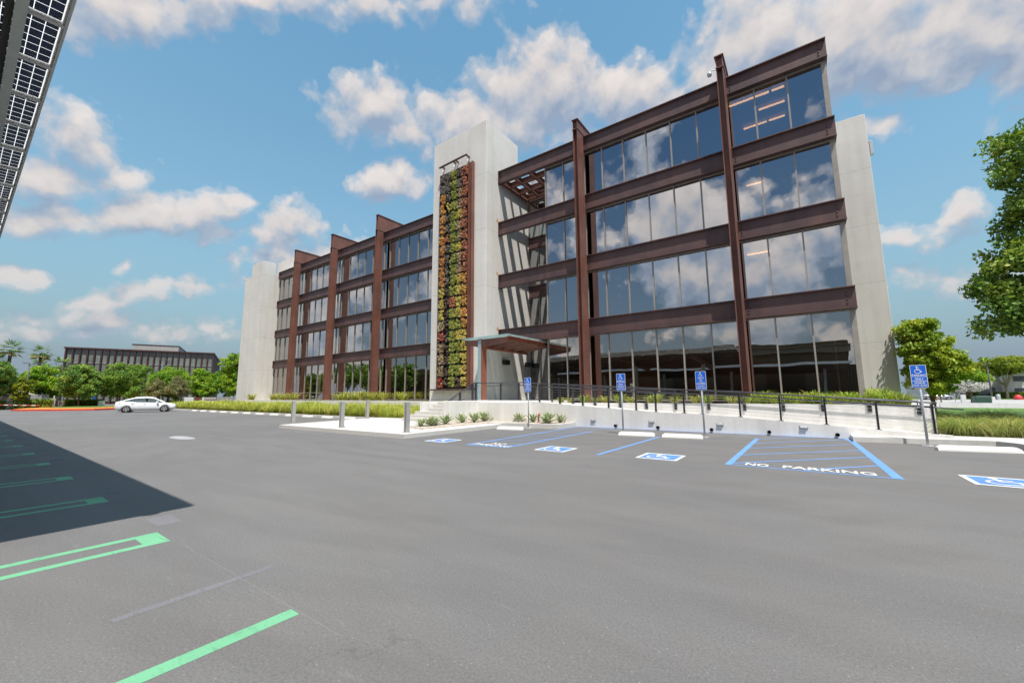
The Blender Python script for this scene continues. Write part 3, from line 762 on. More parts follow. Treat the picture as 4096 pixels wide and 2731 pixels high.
def patch(u0,u1,z0,z1,kind,dens,spiky=False):
    n = int(dens*(u1-u0)*(z1-z0)*2000); nc = max(10,int((u1-u0)*(z1-z0)*150*dens))
    cx = nrng.uniform(u0+.04,u1-.04,nc); cz = nrng.uniform(z0+.05,z1-.05,nc); cyy = nrng.uniform(20.20,20.36,nc)
    q = nrng.integers(0,nc,n); g = nrng.normal(size=(n,3)); g /= np.linalg.norm(g,axis=1)[:,None]; g *= nrng.random((n,1))**.5*.085
    pts = np.stack([cx,cyy,cz],1)[q]+g
    nr = g/.1*.6+np.array([0,-.7,.25]); nr /= np.linalg.norm(nr,axis=1)[:,None]
    ti = np.clip(.5*nrng.random(nc)[q]+.5*nrng.random(n),0,1)
    pts -= np.array(W[lw.name])
    add_mesh_child('planting', leaf_mesh('planting', pts, nr, .028 if spiky else .058, ti, 4.6 if spiky else 1.3, .6), FP[kind], lw)
for r in range(0,NR):
    z0, z1 = zr[r]+.04, zr[r+1]-.03
    t = r/NR
    kinds = ['orange' if .42<t<.90 else ('gold' if t>.25 else ('khaki' if r%4 else 'red')), 'grey' if t>.4 else 'brown', 'lime', ('khaki' if r%3 else 'gold') if t>.45 else ('lime' if t<.3 and r%4 else 'gold'), 'rust' if t>.5 else ('orange' if t>.2 else 'gold')]
    if t > .86: kinds = ['grey','grey','lime','grey','rust']
    dd = [.8,.28 if t<.86 else 1.2,1.15,.9,.7]
    kinds = [k if nrng.random() > .12 else ['khaki','gold','brown','rust','grey'][int(nrng.integers(0,5))] for k in kinds]
    for c in range(5):
        pass
        patch(cu_[c]+.01,cu_[c+1]-.01,z0,z1,kinds[c],dd[c],kinds[c] in ('grey','brown'))
hb = root('hanging_bracket', 'brown outrigger bar with four arms and thin wires above the living wall', 'bracket', (-20,20.4,18.85))
mb = MB(); mb.tube((-21.4,20.3,18.80),(-18.6,20.3,18.90),.075,n=10); mb.build('crossbar', M['steel'], hb)
mb = MB()
for u in (-21.2,-20.0,-19.75,-18.65):
    mb = MB(); mb.box(u-.035,u+.035,20.32,20.668,18.80,18.92); ar = mb.build('arm', M['steel'], hb)
    mb = MB(); mb.tube((u,20.5,18.8),(u-.02,20.45,18.1),.012,n=5); mb.build('wire', M['cable'], ar)

# entrance canopy
cn = root('entrance_canopy', 'steel entrance canopy with frosted glass roof on one post by the tower', 'canopy', (-15.6,18.8,1.15))
mb = MB()
for s in (0,1):
    v0 = 18.34+s*2.56
    mb.box(-17.2,-13.5,v0,v0+2.53,4.945,4.975)
mb.build('glass_roof', M['frosted'], cn)
mb = MB()
def tap(u0,u1,v,zl0,zl1,zt=4.83,w=.10):
    mb.hexa([(u0,v,zl0),(u1,v,zl1),(u1,v+w,zl1),(u0,v+w,zl0),(u0,v,zt),(u1,v,zt),(u1,v+w,zt),(u0,v+w,zt)])
for v in (18.5,19.6,20.7,21.8,22.9):
    mb = MB(); tap(-16.95,-15.86,v,4.58,4.38); tap(-15.58,-13.66,v,4.38,4.56); mb.box(-15.86,-15.58,v+.001,v+.099,4.60,4.829)
    mb.build('roof_rib', M['steel_col'], cn)
mb = MB(); mb.box(-15.86,-15.58,18.98,23.6,4.30,4.36); mb.box(-15.74,-15.70,18.98,23.6,4.36,4.82); mb.box(-13.66,-13.60,18.45,23.4,4.62,4.86); mb.box(-13.6,-13.48,18.45,23.4,4.83,4.86)
mb.build('edge_beam', M['steel_red'], cn)
post = MB(); post.box(-15.86,-15.60,18.46,18.50,1.14,4.86); post.box(-15.86,-15.82,18.50,18.98,1.14,4.82); post.box(-15.64,-15.60,18.50,18.98,1.14,4.82); post.box(-15.82,-15.64,18.70,18.73,1.14,4.8)
pt = post.build('post', M['steel_red'], cn)
mb = MB(); mb.box(-15.85,-15.61,18.452,18.459,1.16,4.80); mb.build('face_plate', simple('sky_reflection_blue',(.24,.36,.38),.35,0,.1), pt)  # pale blue of the reflected sky put into the post's front face colour
mb = MB()
for v in (18.6,19.5,20.4,21.3,22.2,23.1):
    for d in (-.09,.09): mb.tube((-13.545,v+d,4.86),(-13.545,v+d*.4,4.95),.012,n=5); mb.lathe([(0,0),(.03,.003),(.03,.015)],8,(-13.545,v+d*.4,4.975))
for u in (-16.6,-15.3,-14.4):
    for d in (-.09,.09): mb.tube((u+d,18.52,4.83),(u+d*.4,18.52,4.945),.012,n=5)
mb.build('glass_clamp', M['galv'], cn)
for i,(v,z) in enumerate(((22.72,3.76),(25.5,3.75))):
    t = root('wall_light', 'black box wall light on the concrete side wall, '+('nearer the canopy edge' if i==0 else 'deeper in the entrance'), 'wall light', (-17.05,v,z), 0, 'black wall lights by the entrance')
    mb = MB(); mb.box(-17.05,-17.0,v-.2,v+.2,z-.14,z+.14); mb.build('back_plate', M['black'], t)
    mb = MB(); mb.cbox(-17.0,-16.78,v-.32,v+.32,z-.17,z+.17,.01); mb.build('lamp_box', M['black'], t)
def camera_thing(nm, label, loc, d=(0,-1)):
    t = root(nm, label, 'security camera', loc)
    x,y,z = loc
    mb = MB(); mb.path([(x+d[0]*.0,y+d[1]*.0,z),(x+d[0]*.25,y+d[1]*.25,z+.05),(x+d[0]*.3,y+d[1]*.3,z-.03)],.025,8); mb.build('arm', M['sign_white'], t)
    mb = MB(); mb.lathe([(0,.10),(.08,.09),(.11,.02),(.11,-.05),(.085,-.11),(.03,-.15),(0,-.155)],12,(x+d[0]*.3,y+d[1]*.3,z-.10)); mb.build('dome', M['galv'], t)
camera_thing('security_camera','white dome camera on the side of the second right wing column top',(-2.27,20.5,17.32),(-1,0))
camera_thing('security_camera','small white camera on the low corner of the left concrete block',(-60.9,22.3,17.5),(-1,0))
t = root('wall_floodlight','grey floodlight on the edge of the right concrete tower','floodlight',(5.05,37.2,19.6))
mb = MB(); mb.box(5.05,5.3,37.1,37.3,19.5,19.6); mb.build('arm', M['galv'], t); mb = MB(); mb.cbox(5.22,5.4,37.,37.4,18.5,19.5,.02); mb.build('lamp_box', M['galv'], t)

# ------------------------------------------------------------------ ground and paving
mb = MB(); mb.flat([(-600,-300),(600,-300),(600,600),(-600,600)], 0); struct('parking_lot', mb, M['asphalt'])
PL = [(-11.55,9.5),(-11.55,15.2),(-14.0,15.4),(-14.0,17.45),(-21.9,17.45),(-21.75,15.3),(-20.55,9.4)]
mb = MB()
inner = PL
mb.ext([(x,y,0) for x,y in PL], (0,0,.15)); struct('entry_plaza', mb, M['plaza'])
mb = MB(); mb.ext([(x,y,0) for x,y in [(-14.15,11.7),(-12.55,11.2),(-12.55,15.85),(-9.08,15.95),(-9.08,17.44),(-14.15,17.44)]], (0,0,.185)); struct('gravel_bed', mb, M['gravel'])
mb = MB(); mb.ext([(x,y,0) for x,y in [(-12.35,15.21),(-11.55,15.21),(-11.55,15.45),(-8.89,15.79),(-8.89,17.43),(-9.07,17.43),(-9.07,15.95),(-12.35,15.62)]], (0,0,.20)); struct('planter_kerb', mb, M['plaza'])
mb = MB()
mb.ext([(x,y,0) for x,y in [(-66,15.75),(-17.8,15.75),(-17.8,20.0),(-66,20.0)]], (0,0,.13)); struct('planting_soil', mb, M['soil'])
mb = MB(); mb.box(-66,-21.72,15.58,15.745,0,.15); struct('bed_kerb', mb, M['kerb'])
# right pavement and kerb
mb = MB(); mb.ext([(x,y,0) for x,y in [(1.08,16.45),(3.6,16.95),(4.15,17.0),(4.4,16.6),(4.6,15.6),(7.5,13.0),(8.1,13.6),(5.4,16.2),(5.1,17.6),(9.,18.0),(9,18.4),(3.5,18.4),(1.08,17.42)]], (0,0,.15)); struct('pavement', mb, M['kerb'])
mb = MB(); mb.ext([(x,y,0) for x,y in [(3.48,18.42),(26,18.9),(26,30),(3.48,30)]], (0,0,.12)); struct('planting_soil', mb, M['soil'])
mb = MB(); mb.flat([(-2,56),(260,40),(260,112),(-2,118)], .004); struct('street', mb, simple('pale_road',(.40,.385,.37),.9,0,.08,.3))
mb = MB(); mb.ext([(x,y,0) for x,y in [(4,118.5),(90,113),(90,122),(4,126)]], (0,0,.12)); struct('lawn', mb, M['lawn'])
mb = MB(); mb.ext([(x,y,0) for x,y in [(5.3,30.5),(40,30.5),(40,52),(2.2,54),(2.2,44)]], (0,0,.10)); struct('lawn', mb, M['lawn'])
# left island
isl = [(-72.6,5.85),(-73.6,4.9),(-76,4.4),(-80,5.6),(-86,9),(-88,16),(-84,20),(-76,17.5),(-70,13.5),(-68,10.2),(-70,7.2)]
mb = MB(); mb.ext([(x,y,0) for x,y in isl], (0,0,.16)); struct('island_kerb', mb, M['red_kerb'])
cx_, cy2 = sum(p[0] for p in isl)/len(isl), sum(p[1] for p in isl)/len(isl)
mb = MB(); mb.ext([(cx_+(x-cx_)*.95, cy2+(y-cy2)*.95,.16) for x,y in isl], (0,0,.06)); struct('mulch_bed', mb, M['mulch'])
mb = MB(); mb.ext([(-77,7.5,.22),(-81,8.5,.22),(-85,12,.22),(-83,16,.22),(-77,14,.22),(-74.5,10.5,.22)], (0,0,.06)); struct('lawn', mb, M['lawn'])
# raised entrance deck, steps, ramp
mb = MB()
mb.box(-17.7,-11.5,16.5,22.34,0,1.12); mb.box(-17.04,-13.34,22.34,26.0,0,1.12); mb.box(-22.4,-17.705,20.01,20.66,0,1.10)
struct('entrance_deck', mb, M['concrete_low'])
st = MB()
for i in range(6):
    x0 = (-17.9,-17.75,-17.6,-16.83,-16.83,-16.83)[i]
    st.box(x0,-14.585,14.5+.33*i,16.6 if i<5 else 16.495,.15+.1615*i,.15+.1615*(i+1))
solo('entrance_steps', st, M['plaza'], 'six pale concrete steps rising from the plaza to the entrance deck', 'steps', (-16.2,14.5,.15))
def cwl(nm, mb, label, loc, m='concrete_low', cat='wall'): return solo(nm, mb, M[m], label, cat, loc)
mb = MB(); mb.cbox(-14.58,-14.15,14.41,17.44,0,1.21,.015); cwl('cheek_wall', mb, 'thick low concrete wall along the right side of the steps', (-14.35,15.9,0))
mb = MB(); mb.cbox(-17.72,-16.845,15.62,16.495,0,1.105,.015); cwl('cheek_wall', mb, 'short concrete wall block at the left side of the steps', (-17.3,16,0))
RT = [(-14.58,1.21),(-12.15,1.21),(-9.7,1.045),(-7.25,.88),(-5.17,.75),(-3.36,.70),(-2.05,.62),(-.78,.52),(.5,.43),(1.81,.32),(3.08,.25),(3.45,.22)]
def rt(u):
    for (a,za),(b,zb) in zip(RT[:-1],RT[1:]):
        if u <= b: return za+(zb-za)*(u-a)/(b-a)
    return RT[-1][1]
mb = MB()
poly = [(-14.57,17.445,0)]+[(3.45,17.445,0)]+[(u,17.445,z) for u,z in RT[::-1][:-1]]+[(-14.57,17.445,1.21)]
mb.ext(poly, (0,.2,0)); cwl('ramp_wall', mb, 'long sloping concrete wall in front of the access ramp', (-5,17.5,0))
mb = MB()
mb.hexa([(-11.5,17.65,0),(3.45,17.65,0),(3.45,19.1,0),(-11.5,19.1,0),(-11.5,17.65,1.115),(3.45,17.65,.155),(3.45,19.1,.155),(-11.5,19.1,1.115)]); struct('ramp', mb, M['kerb'])
mb = MB(); mb.box(-11.49,3.42,19.105,19.32,0,1.075); cwl('planter_wall', mb, 'concrete planter wall behind the ramp railing below the right wing windows', (-4,19.2,0))
mb = MB(); mb.ext([(-11.49,19.325,0),(3.42,19.325,0),(3.42,22.28,0),(-11.49,22.28,0)],(0,0,1.0)); mb.ext([(2.1,22.29,0),(3.42,22.29,0),(3.42,35,0),(2.1,35,0)],(0,0,1.0)); struct('planting_soil', mb, M['gravel'])
mb = MB(); mb.box(3.2,3.42,19.33,35,0,1.06); cwl('planter_wall', mb, 'concrete planter wall running back along the end of the right wing', (3.3,27,0))
mb = MB(); mb.box(-55.7,-17.8,20.005,20.2,0,1.12); cwl('planter_wall', mb, 'long low concrete planter wall behind the feathery grasses below the left wing', (-37,20.1,0))
mb = MB(); mb.box(-55.7,-22.42,20.205,24.28,0,1.04); struct('planting_soil', mb, M['gravel'])

# ------------------------------------------------------------------ painted markings
def stripe(mb, a, b, w, z, mi=0):
    a, b = Vector((*a,0)), Vector((*b,0)); d = (b-a).normalized(); n_ = Vector((-d.y,d.x,0))*w*.5
    mb.flat([(a-n_)[:2],(b-n_)[:2],(b+n_)[:2],(a+n_)[:2]], z, mi)
def marking(name, mb, m, label, cat='road marking', group=None):
    c = (sum(p[0] for p in mb.v)/len(mb.v), sum(p[1] for p in mb.v)/len(mb.v), 0)
    return solo(name, mb, m, label, cat, c, group)
HP = [-5.785,-8.58,-11.40,-14.24,-17.15,-20.25,-23.2,-26.1,-29.,-31.9,-34.8]
for i,uc in enumerate(HP):
    mb = MB(); a,b = uc-.235,uc+.235; v1 = 1.52; w=.105
    mb.flat([(a,-4.2),(a+w,-4.2),(a+w,v1-.20),(a,v1-.20)],.0015); mb.flat([(b-w,-4.2),(b,-4.2),(b,v1-.20),(b-w,v1-.20)],.0015)
    mb.flat([(a,v1-.20),(b,v1-.20),(b,v1),(a,v1)],.0015)
    lab = 'bright green hairpin stall marking in sunlight in front of the canopy shadow' if i==0 else 'green hairpin stall marking in the canopy shade, %s from the shadow edge' % ORD[i-1]
    marking('stall_marking', mb, M['green_paint'], lab, 'stall marking', 'green hairpin stall markings')
for i,uc in enumerate(HP[:7]):
    mb = MB(); du = -.72 if i else -.74; v0 = 1.58
    q = [(uc+du-.26,v0),(uc+du+.24,v0+.0),(uc+du+.27,v0+.24),(uc+du-.22,v0+.25)]
    mb.flat(q,.0015)
    marking('pavement_patch', mb, M['patch'], 'faded grey rectangle on the asphalt beyond the %s green hairpin marking' % ORD[i], 'pavement patch','grey asphalt patches')
mb = MB(); stripe(mb,(-3.035,-3.),(-3.035,1.58),.115,.0015); marking('stall_line', mb, M['green_paint'], 'single bright green stall line nearest the camera', 'stall marking')
mb = MB(); stripe(mb,(-3.93,.8),(-3.97,1.85),.075,.0015); marking('pavement_patch', mb, M['patch'], 'faint grey strip of old paint between the single green line and the first hairpin', 'pavement patch')
mb = MB(); stripe(mb,(-5.3,1.56),(-2.5,1.6),.007,.0012); marking('chalk_line', mb, paint('chalk',(.36,.34,.32),.6,.55), 'thin pale chalk line across the near asphalt', 'road marking')
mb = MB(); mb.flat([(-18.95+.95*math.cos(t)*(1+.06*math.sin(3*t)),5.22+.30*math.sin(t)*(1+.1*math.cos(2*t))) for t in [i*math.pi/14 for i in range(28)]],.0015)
marking('pale_patch', mb, simple('pale_smear_grey',(.36,.36,.37),.8,0,.15,2), 'pale whitish retouching smear on the asphalt beyond the canopy shadow', 'pavement patch')  # flat pale ellipse added in place of a white retouching smear

def circle(cx,cy,r,n=18): return [(cx+r*math.cos(2*math.pi*i/n), cy+r*math.sin(2*math.pi*i/n)) for i in range(n)]
def thick(pts, w):
    """polyline as quads (list of polygons)"""
    out = []
    for a,b in zip(pts[:-1],pts[1:]):
        a,b = Vector(a),Vector(b); d=(b-a).normalized(); n_=Vector((-d.y,d.x))*w*.5; e=d*w*.18
        out.append([tuple(a-n_-e),tuple(b-n_+e),tuple(b+n_+e),tuple(a+n_-e)])
    return out
def access_symbol():
    """wheelchair user pictogram in a 0..1 square, facing right"""
    P = [circle(.42,.90,.075)]
    P += thick([(.43,.80),(.45,.47),(.70,.47),(.80,.20),(.90,.23)], .085)
    P += thick([(.44,.66),(.66,.66)], .065)
    arc = [(.47+.27*math.cos(t), .30+.27*math.sin(t)) for t in [R_(a) for a in range(118,372,16)]]
    P += thick(arc, .06)
    return P
SYM = access_symbol()
_txt = {}
def text_polys(s, size=1., bold=.0):
    key = (s,bold)
    if key not in _txt:
        cu_d = bpy.data.curves.new('lettering','FONT'); cu_d.body = s; cu_d.align_x = 'CENTER'; cu_d.align_y='BOTTOM_BASELINE' if False else 'CENTER'; cu_d.offset = bold; cu_d.resolution_u = 3
        o = bpy.data.objects.new('lettering', cu_d); COL.objects.link(o)
        bpy.context.view_layer.update()
        me = bpy.data.meshes.new_from_object(o)
        _txt[key] = ([tuple(v.co) for v in me.vertices], [tuple(p.vertices) for p in me.polygons])
        bpy.data.objects.remove(o); bpy.data.meshes.remove(me); bpy.data.curves.remove(cu_d)
    v, f = _txt[key]
    return [(x*size,y*size) for x,y,_ in v], f
def text_flat(mb, s, c, w, h, z, mi=0, bold=.02):
    v,f = text_polys(s,1.,bold)
    xs=[p[0] for p in v]; ys=[p[1] for p in v]
    kx = w/(max(xs)-min(xs)); ky = h/(max(ys)-min(ys)); mx=(max(xs)+min(xs))/2; my=(max(ys)+min(ys))/2
    mb.add([(c[0]+(p[0]-mx)*kx, c[1]+(p[1]-my)*ky, z) for p in v], f, mi)
ISA = [(-9.96,9.84,.90,'first blue and white wheelchair symbol square, by the plaza corner'),(-5.74,10.02,.90,'second blue and white wheelchair symbol square, right of the narrow hatched bay'),(-2.95,10.19,.94,'third blue and white wheelchair symbol square, left of the wide hatched bay'),(2.62,10.47,.97,'fourth blue and white wheelchair symbol square, cut by the right edge of the photo')]
for (u,v,s,lab) in ISA:
    t = root('accessible_symbol', lab, 'pavement symbol', (u,v,0), 0, 'wheelchair symbols painted on the asphalt')
    h = s/2
    mb = MB(); b=.075*s
    for q in ([(-h,-h),(h,-h),(h,-h+b),(-h,-h+b)],[(-h,h-b),(h,h-b),(h,h),(-h,h)],[(-h,-h+b),(-h+b,-h+b),(-h+b,h-b),(-h,h-b)],[(h-b,-h+b),(h,-h+b),(h,h-b),(h-b,h-b)]): mb.flat([(u+x,v+y) for x,y in q],.004)
    mb.build('border', M['white_paint'], t)
    mb = MB(); mb.flat([(u-h+b,v-h+b),(u+h-b,v-h+b),(u+h-b,v+h-b),(u-h+b,v+h-b)],.004); mb.build('blue_field', M['blue'], t)
    mb = MB()
    for k,pl in enumerate(SYM): mb.flat([(u+(x-.56)*s*.78,v+(y-.5)*s*.80) for x,y in pl],.008+.0004*k)
    mb.build('pictogram', M['white_paint'], t)
# narrow hatched bay
t = root('no_parking_bay', 'narrow blue hatched no parking bay beside the gravel planter', 'hatched bay', (-7.8,12.5,0), 0, 'blue hatched no parking bays')
mb = MB(); w=.10
stripe(mb,(-8.50,9.43),(-8.75,17.3),w,.004); stripe(mb,(-7.08,9.55),(-7.15,15.55),w,.004); stripe(mb,(-8.56,9.42),(-7.02,9.53),w,.0048)
mb.build('bay_outline', M['blue_pale'], t)
mb = MB()
for (a,b) in (((-8.49,10.55),(-7.14,12.02)),((-8.53,12.05),(-7.16,13.5)),((-8.58,13.6),(-7.18,15.05)),((-8.62,15.1),(-6.7,17.2)),((-7.9,9.52),(-7.12,10.4))): stripe(mb,a,b,.07,.0044)
mb.build('hatching', M['blue_pale'], t)
mb = MB(); text_flat(mb,'NO',(-7.80,10.11),.50,.30,.008); text_flat(mb,'PARKING',(-7.78,9.72),1.36,.30,.008); mb.build('lettering', M['white_paint'], t)
# wide hatched bay
t = root('no_parking_bay', 'wide blue hatched no parking bay between the two right hand signs', 'hatched bay', (-.1,13,0), 0, 'blue hatched no parking bays')
mb = MB(); w=.13
stripe(mb,(-1.46,9.86),(-1.42,15.9),w,.004); stripe(mb,(1.20,9.86),(1.06,16.5),w+.02,.004); stripe(mb,(-1.5,9.86),(1.27,9.87),.07,.0048); stripe(mb,(1.03,16.5),(.95,17.4),.12,.004)
mb.build('bay_outline', M['blue_pale'], t)
mb = MB()
for (a,b) in (((-1.40,10.1),(1.13,12.8)),((-1.39,11.54),(1.11,14.18)),((-1.38,13.02),(1.08,15.72)),((-1.37,14.38),(1.0,17.1)),((-1.37,15.81),(0.05,17.38)),((-.15,9.96),(1.13,11.4))): stripe(mb,a,b,.07,.0044)
mb.build('hatching', M['blue_pale'], t)
mb = MB(); text_flat(mb,'NO',(-.95,10.13),.42,.33,.008); text_flat(mb,'PARKING',(.22,10.17),1.44,.34,.008); mb.build('lettering', M['white_paint'], t)
mb = MB(); stripe(mb,(-4.34,9.64),(-4.29,14.75),.10,.004); marking('stall_line', mb, M['blue_pale'], 'single blue stall line between the second and third wheelchair symbols', 'stall marking')
mb = MB(); stripe(mb,(-8.8,17.36),(.95,17.38),.10,.006); marking('stall_line', mb, M['blue_pale'], 'blue line painted along the foot of the ramp wall', 'road marking')

# ------------------------------------------------------------------ wheel stops
def wheelstop_mb(L=1.24):
    mb = MB(); h=.125; d=.105
    prof = [(-d,0),(d,0),(d*.93,.04),(d*.55,h),(-d*.55,h),(-d*.93,.04)]
    n = len(prof); xs = [-L/2,-L/2+.07,L/2-.07,L/2]; sc_ = [(1,.62),(1,1),(1,1),(1,.62)]
    vs = []
    for x,(a,b) in zip(xs,sc_): vs += [(x,p*a,q*b) for p,q in prof]
    fs = [tuple(range(n-1,-1,-1)), tuple(range(3*n,4*n))]
    for i in range(3):
        for k in range(n): fs.append((i*n+k,i*n+(k+1)%n,(i+1)*n+(k+1)%n,(i+1)*n+k))
    mb.add(vs,fs); return mb
ws0 = wheelstop_mb().build('wheel_stop', M['wheelstop']); tag(ws0,'','wheel stop')
WS = [(-10.55,14.47,.16,1.,'white concrete wheel stop by the gravel planter, in front of the leftmost sign'),(-5.10,14.78,.13,1.02,'white concrete wheel stop in front of the second blue sign'),(-3.55,14.88,.10,1.04,'white concrete wheel stop in front of the third blue sign'),(3.42,15.42,.22,1.26,'large white wheel stop in front of the rightmost blue sign')]
for i,(u,v,rz,s,lab) in enumerate(WS): put(ws0, i==0, (u,v,0), rz, (s,1.05,1.05), lab, 'wheel stops in the accessible stalls')
for k in range(12): put(ws0, False, (-24.2-2.62*k,15.38+.01*k,0), rng.uniform(-.02,.02), (1,1,1), 'white wheel stop in front of the feathery grass bed, %s from the plaza' % ORD[k], 'wheel stops along the grass bed')

# ------------------------------------------------------------------ parking signs
def plate_poly(w,h,r=.03,n=5):
    out=[]
    for cx,cz,a0 in ((w/2-r,h/2-r,0),(-w/2+r,h/2-r,90),(-w/2+r,-h/2+r,180),(w/2-r,-h/2+r,270)):
        for i in range(n+1):
            a=R_(a0+90*i/n); out.append((cx+r*math.cos(a),cz+r*math.sin(a)))
    return out
def sign(loc, rz, label, van=False, tilt=0):
    t = root('parking_sign', label, 'parking sign', loc, rz, 'blue accessible parking signs')
    mb = MB(); mb.tube((0,.035,-.05),(0,.035,2.22),.030,n=10); mb.build('post', M['galv'], t, True)
    w,h,z = .345,.65,1.955
    mb = MB(); mb.ext([(x,-.004,z+q) for x,q in plate_poly(w,h)], (0,.008,0)); pl = mb.build('plate', M['sign_white'], t, True)
    mb = MB()
    mb.flat([(x,-.0055,z+q) for x,q in plate_poly(w-.022,h-.022,.024)])
    mb.build('blue_face', M['sign_blue'], pl, True)
    mb = MB()
    def tx(s,zc,ww,hh):
        v,f = text_polys(s,1.,.012); xs=[p[0] for p in v]; ys=[p[1] for p in v]
        kx=ww/(max(xs)-min(xs)); ky=hh/(max(ys)-min(ys)); mx=(max(xs)+min(xs))/2; my=(max(ys)+min(ys))/2
        mb.add([((p[0]-mx)*kx,-.0075,zc+(p[1]-my)*ky) for p in v], f)
    zs = z+.185
    S = .22 if not van else .17
    for k,p in enumerate(SYM): mb.flat([((x-.55)*S,-.0072-.0002*k,(zs if not van else z+.215)+(y-.5)*S) for x,y in p])
    if van:
        tx('PARKING',z+.095,.20,.045); tx('ONLY',z+.035,.12,.042); tx('VAN',z-.022,.09,.04); tx('ACCESSIBLE',z-.08,.26,.042)
    else:
        tx('PARKING',z+.022,.295,.078); tx('ONLY',z-.078,.185,.075)
    zl = z-.135 if not van else z-.125
    mb.flat([(-w/2+.011,-.0068,zl-.006),(w/2-.011,-.0068,zl-.006),(w/2-.011,-.0068,zl+.006),(-w/2+.011,-.0068,zl+.006)])
    tx('MINIMUM',z-.190,.215,.050); tx('FINE  $250',z-.262,.285,.052)
    mb.build('lettering', M['sign_white'], pl, True)
    mb = MB()
    for zz in (z+.27,z-.27): mb.lathe([(0,-.012),(.011,-.010),(.013,-.006)],8,(0,0,zz),0,'y')
    mb.build('bolt', M['galv'], pl, True)
    mb = MB(); mb.ext([(.13*math.cos(i*.7),.035+.10*math.sin(i*.7),0) for i in range(9)],(0,0,.008)); mb.build('footing', M['kerb'], t, True)
    return t
sign((-10.30,15.50,0), 0, 'blue accessible parking sign on a pole by the gravel planter, leftmost of the four')
sign((-5.69,15.0,0), 0, 'blue accessible parking sign behind the wheel stop in the middle, second from left')
sign((-2.95,15.45,0), 0, 'blue van accessible parking sign beside the wide hatched bay', True)
sign((2.69,16.30,0), R_(4), 'blue accessible parking sign nearest the camera by the right kerb, largest of the four')

# ------------------------------------------------------------------ light bollards
def bollard(loc, label):
    t = root('light_bollard', label, 'bollard', loc, 0, 'grey light bollards on the plaza')
    s=.078
    mb = MB()
    mb.box(-s,s,-s+.03,s,.02,1.08); mb.box(-s,-.022,-s,-s+.0295,.02,1.08); mb.box(.022,s,-s,-s+.0295,.02,1.08); mb.box(-s,s,-s,s,1.0805,1.10); mb.box(-.022,.022,-s+.0005,-s+.0295,1.02,1.08)
    mb.build('post', M['bollard'], t, True)
    mb = MB(); mb.box(-.021,.021,-s+.018,-s+.0285,.03,1.015); mb.build('light_slot', M['black'], t, True)
    mb = MB(); mb.cbox(-.115,.115,-.115,.115,0,.019,.004); mb.build('base_plate', M['bollard'], t, True)
for (x,y,l) in ((-20.87,10.18,'grey light bollard at the far left corner of the plaza'),(-16.32,10.03,'grey light bollard midway along the front edge of the plaza'),(-21.45,14.82,'grey light bollard at the back left edge of the plaza by the grasses'),(-12.07,10.04,'grey light bollard at the front right corner of the plaza near the agaves')):
    bollard((x,y,.15), l)

# ------------------------------------------------------------------ railings
def post_mb(u,v,z0,z1,w=.028,d=.05):
    mb = MB(); mb.box(u-w,u-w+.014,v-d,v+d,z0,z1); mb.box(u+w-.014,u+w,v-d,v+d,z0,z1); mb.box(u-w+.014,u+w-.014,v-.012,v+.012,z0+.02,z1-.02)
    mb.box(u-.075,u+.075,v-.08,v+.08,z0-.001,z0+.014)
    return mb
FPOST = [-13.42,-12.22,-10.95,-9.77,-8.55,-7.27,-6.01,-5.17,-4.04,-3.36,-2.05,-.78,.50,1.81,3.08]
rl = root('ramp_railing', 'dark cable railing along the top of the sloping ramp wall', 'railing', (-5,17.54,.8))
V1 = 17.54
for u in FPOST: post_mb(u,V1,rt(u),rt(u)+.90).build('post', M['rail'], rl)
top = [(-14.45,V1,2.15),(-13.42,V1,2.15)]+[(u,V1,rt(u)+.935) for u in FPOST[1:]]+[(3.2,V1,rt(3.2)+.93)]
mb = MB(); mb.path(top,.024,8); mb.build('top_rail', M['rail'], rl)
mb = MB(); mb.path([(a,b+.07,c-.145) for a,b,c in top]+[(3.75,V1+.07,.98)],.020,8); mb.build('hand_rail', M['rail'], rl)
mb = MB()
for k in range(1,8): mb.path([(u,V1,rt(u)+.90*k/8.2) for u in FPOST],.0045,4,cap=False)
mb.build('cable', M['cable'], rl)
BP = [-11.1,-9.85,-8.62,-7.31,-6.05,-4.75,-3.40,-2.06,-.74,.49,1.80,3.05]
rb_ = root('planter_railing', 'second dark handrail fixed along the planter wall behind the ramp', 'railing', (-4,19.1,1))
bz = lambda u: 2.07-(u+11.1)*.063
for u in BP:
    z1 = bz(u); mb = MB(); mb.box(u-.045,u-.02,19.03,19.09,min(.85,z1-.4),z1); mb.box(u+.02,u+.045,19.03,19.09,min(.85,z1-.4),z1); mb.box(u-.06,u+.06,19.092,19.104,min(.8,z1-.45),min(1.05,z1-.2))
    mb.build('post', M['rail'], rb_)
mb = MB(); mb.path([(u,19.06,bz(u)+.02) for u in BP],.022,8); mb.build('top_rail', M['rail'], rb_)
mb = MB(); mb.path([(u,18.98,bz(u)-.13) for u in BP]+[(3.6,18.98,.99)],.018,8); mb.build('hand_rail', M['rail'], rb_)
sr = root('stair_railing', 'dark cable railing rising beside the steps on the concrete cheek wall', 'railing', (-14.4,15.6,1.21))
sz = lambda v: 1.25+(v-14.63)*.5 if v < 16.43 else 2.15
for v in (15.40,16.37,16.64):
    mb = MB(); mb.box(-14.46,-14.44,v-.05,v+.05,1.21,sz(v)); mb.box(-14.40,-14.38,v-.05,v+.05,1.21,sz(v)); mb.build('post', M['rail'], sr)
mb = MB(); mb.path([(-14.42,14.55,1.23),(-14.42,14.63,1.27),(-14.42,16.43,2.15),(-14.42,17.5,2.15)],.026,8); mb.build('top_rail', M['rail'], sr)
mb = MB(); mb.path([(-14.52,14.75,1.22),(-14.52,16.5,2.0),(-14.52,17.0,2.0)],.020,8); mb.build('hand_rail', M['rail'], sr)
mb = MB()
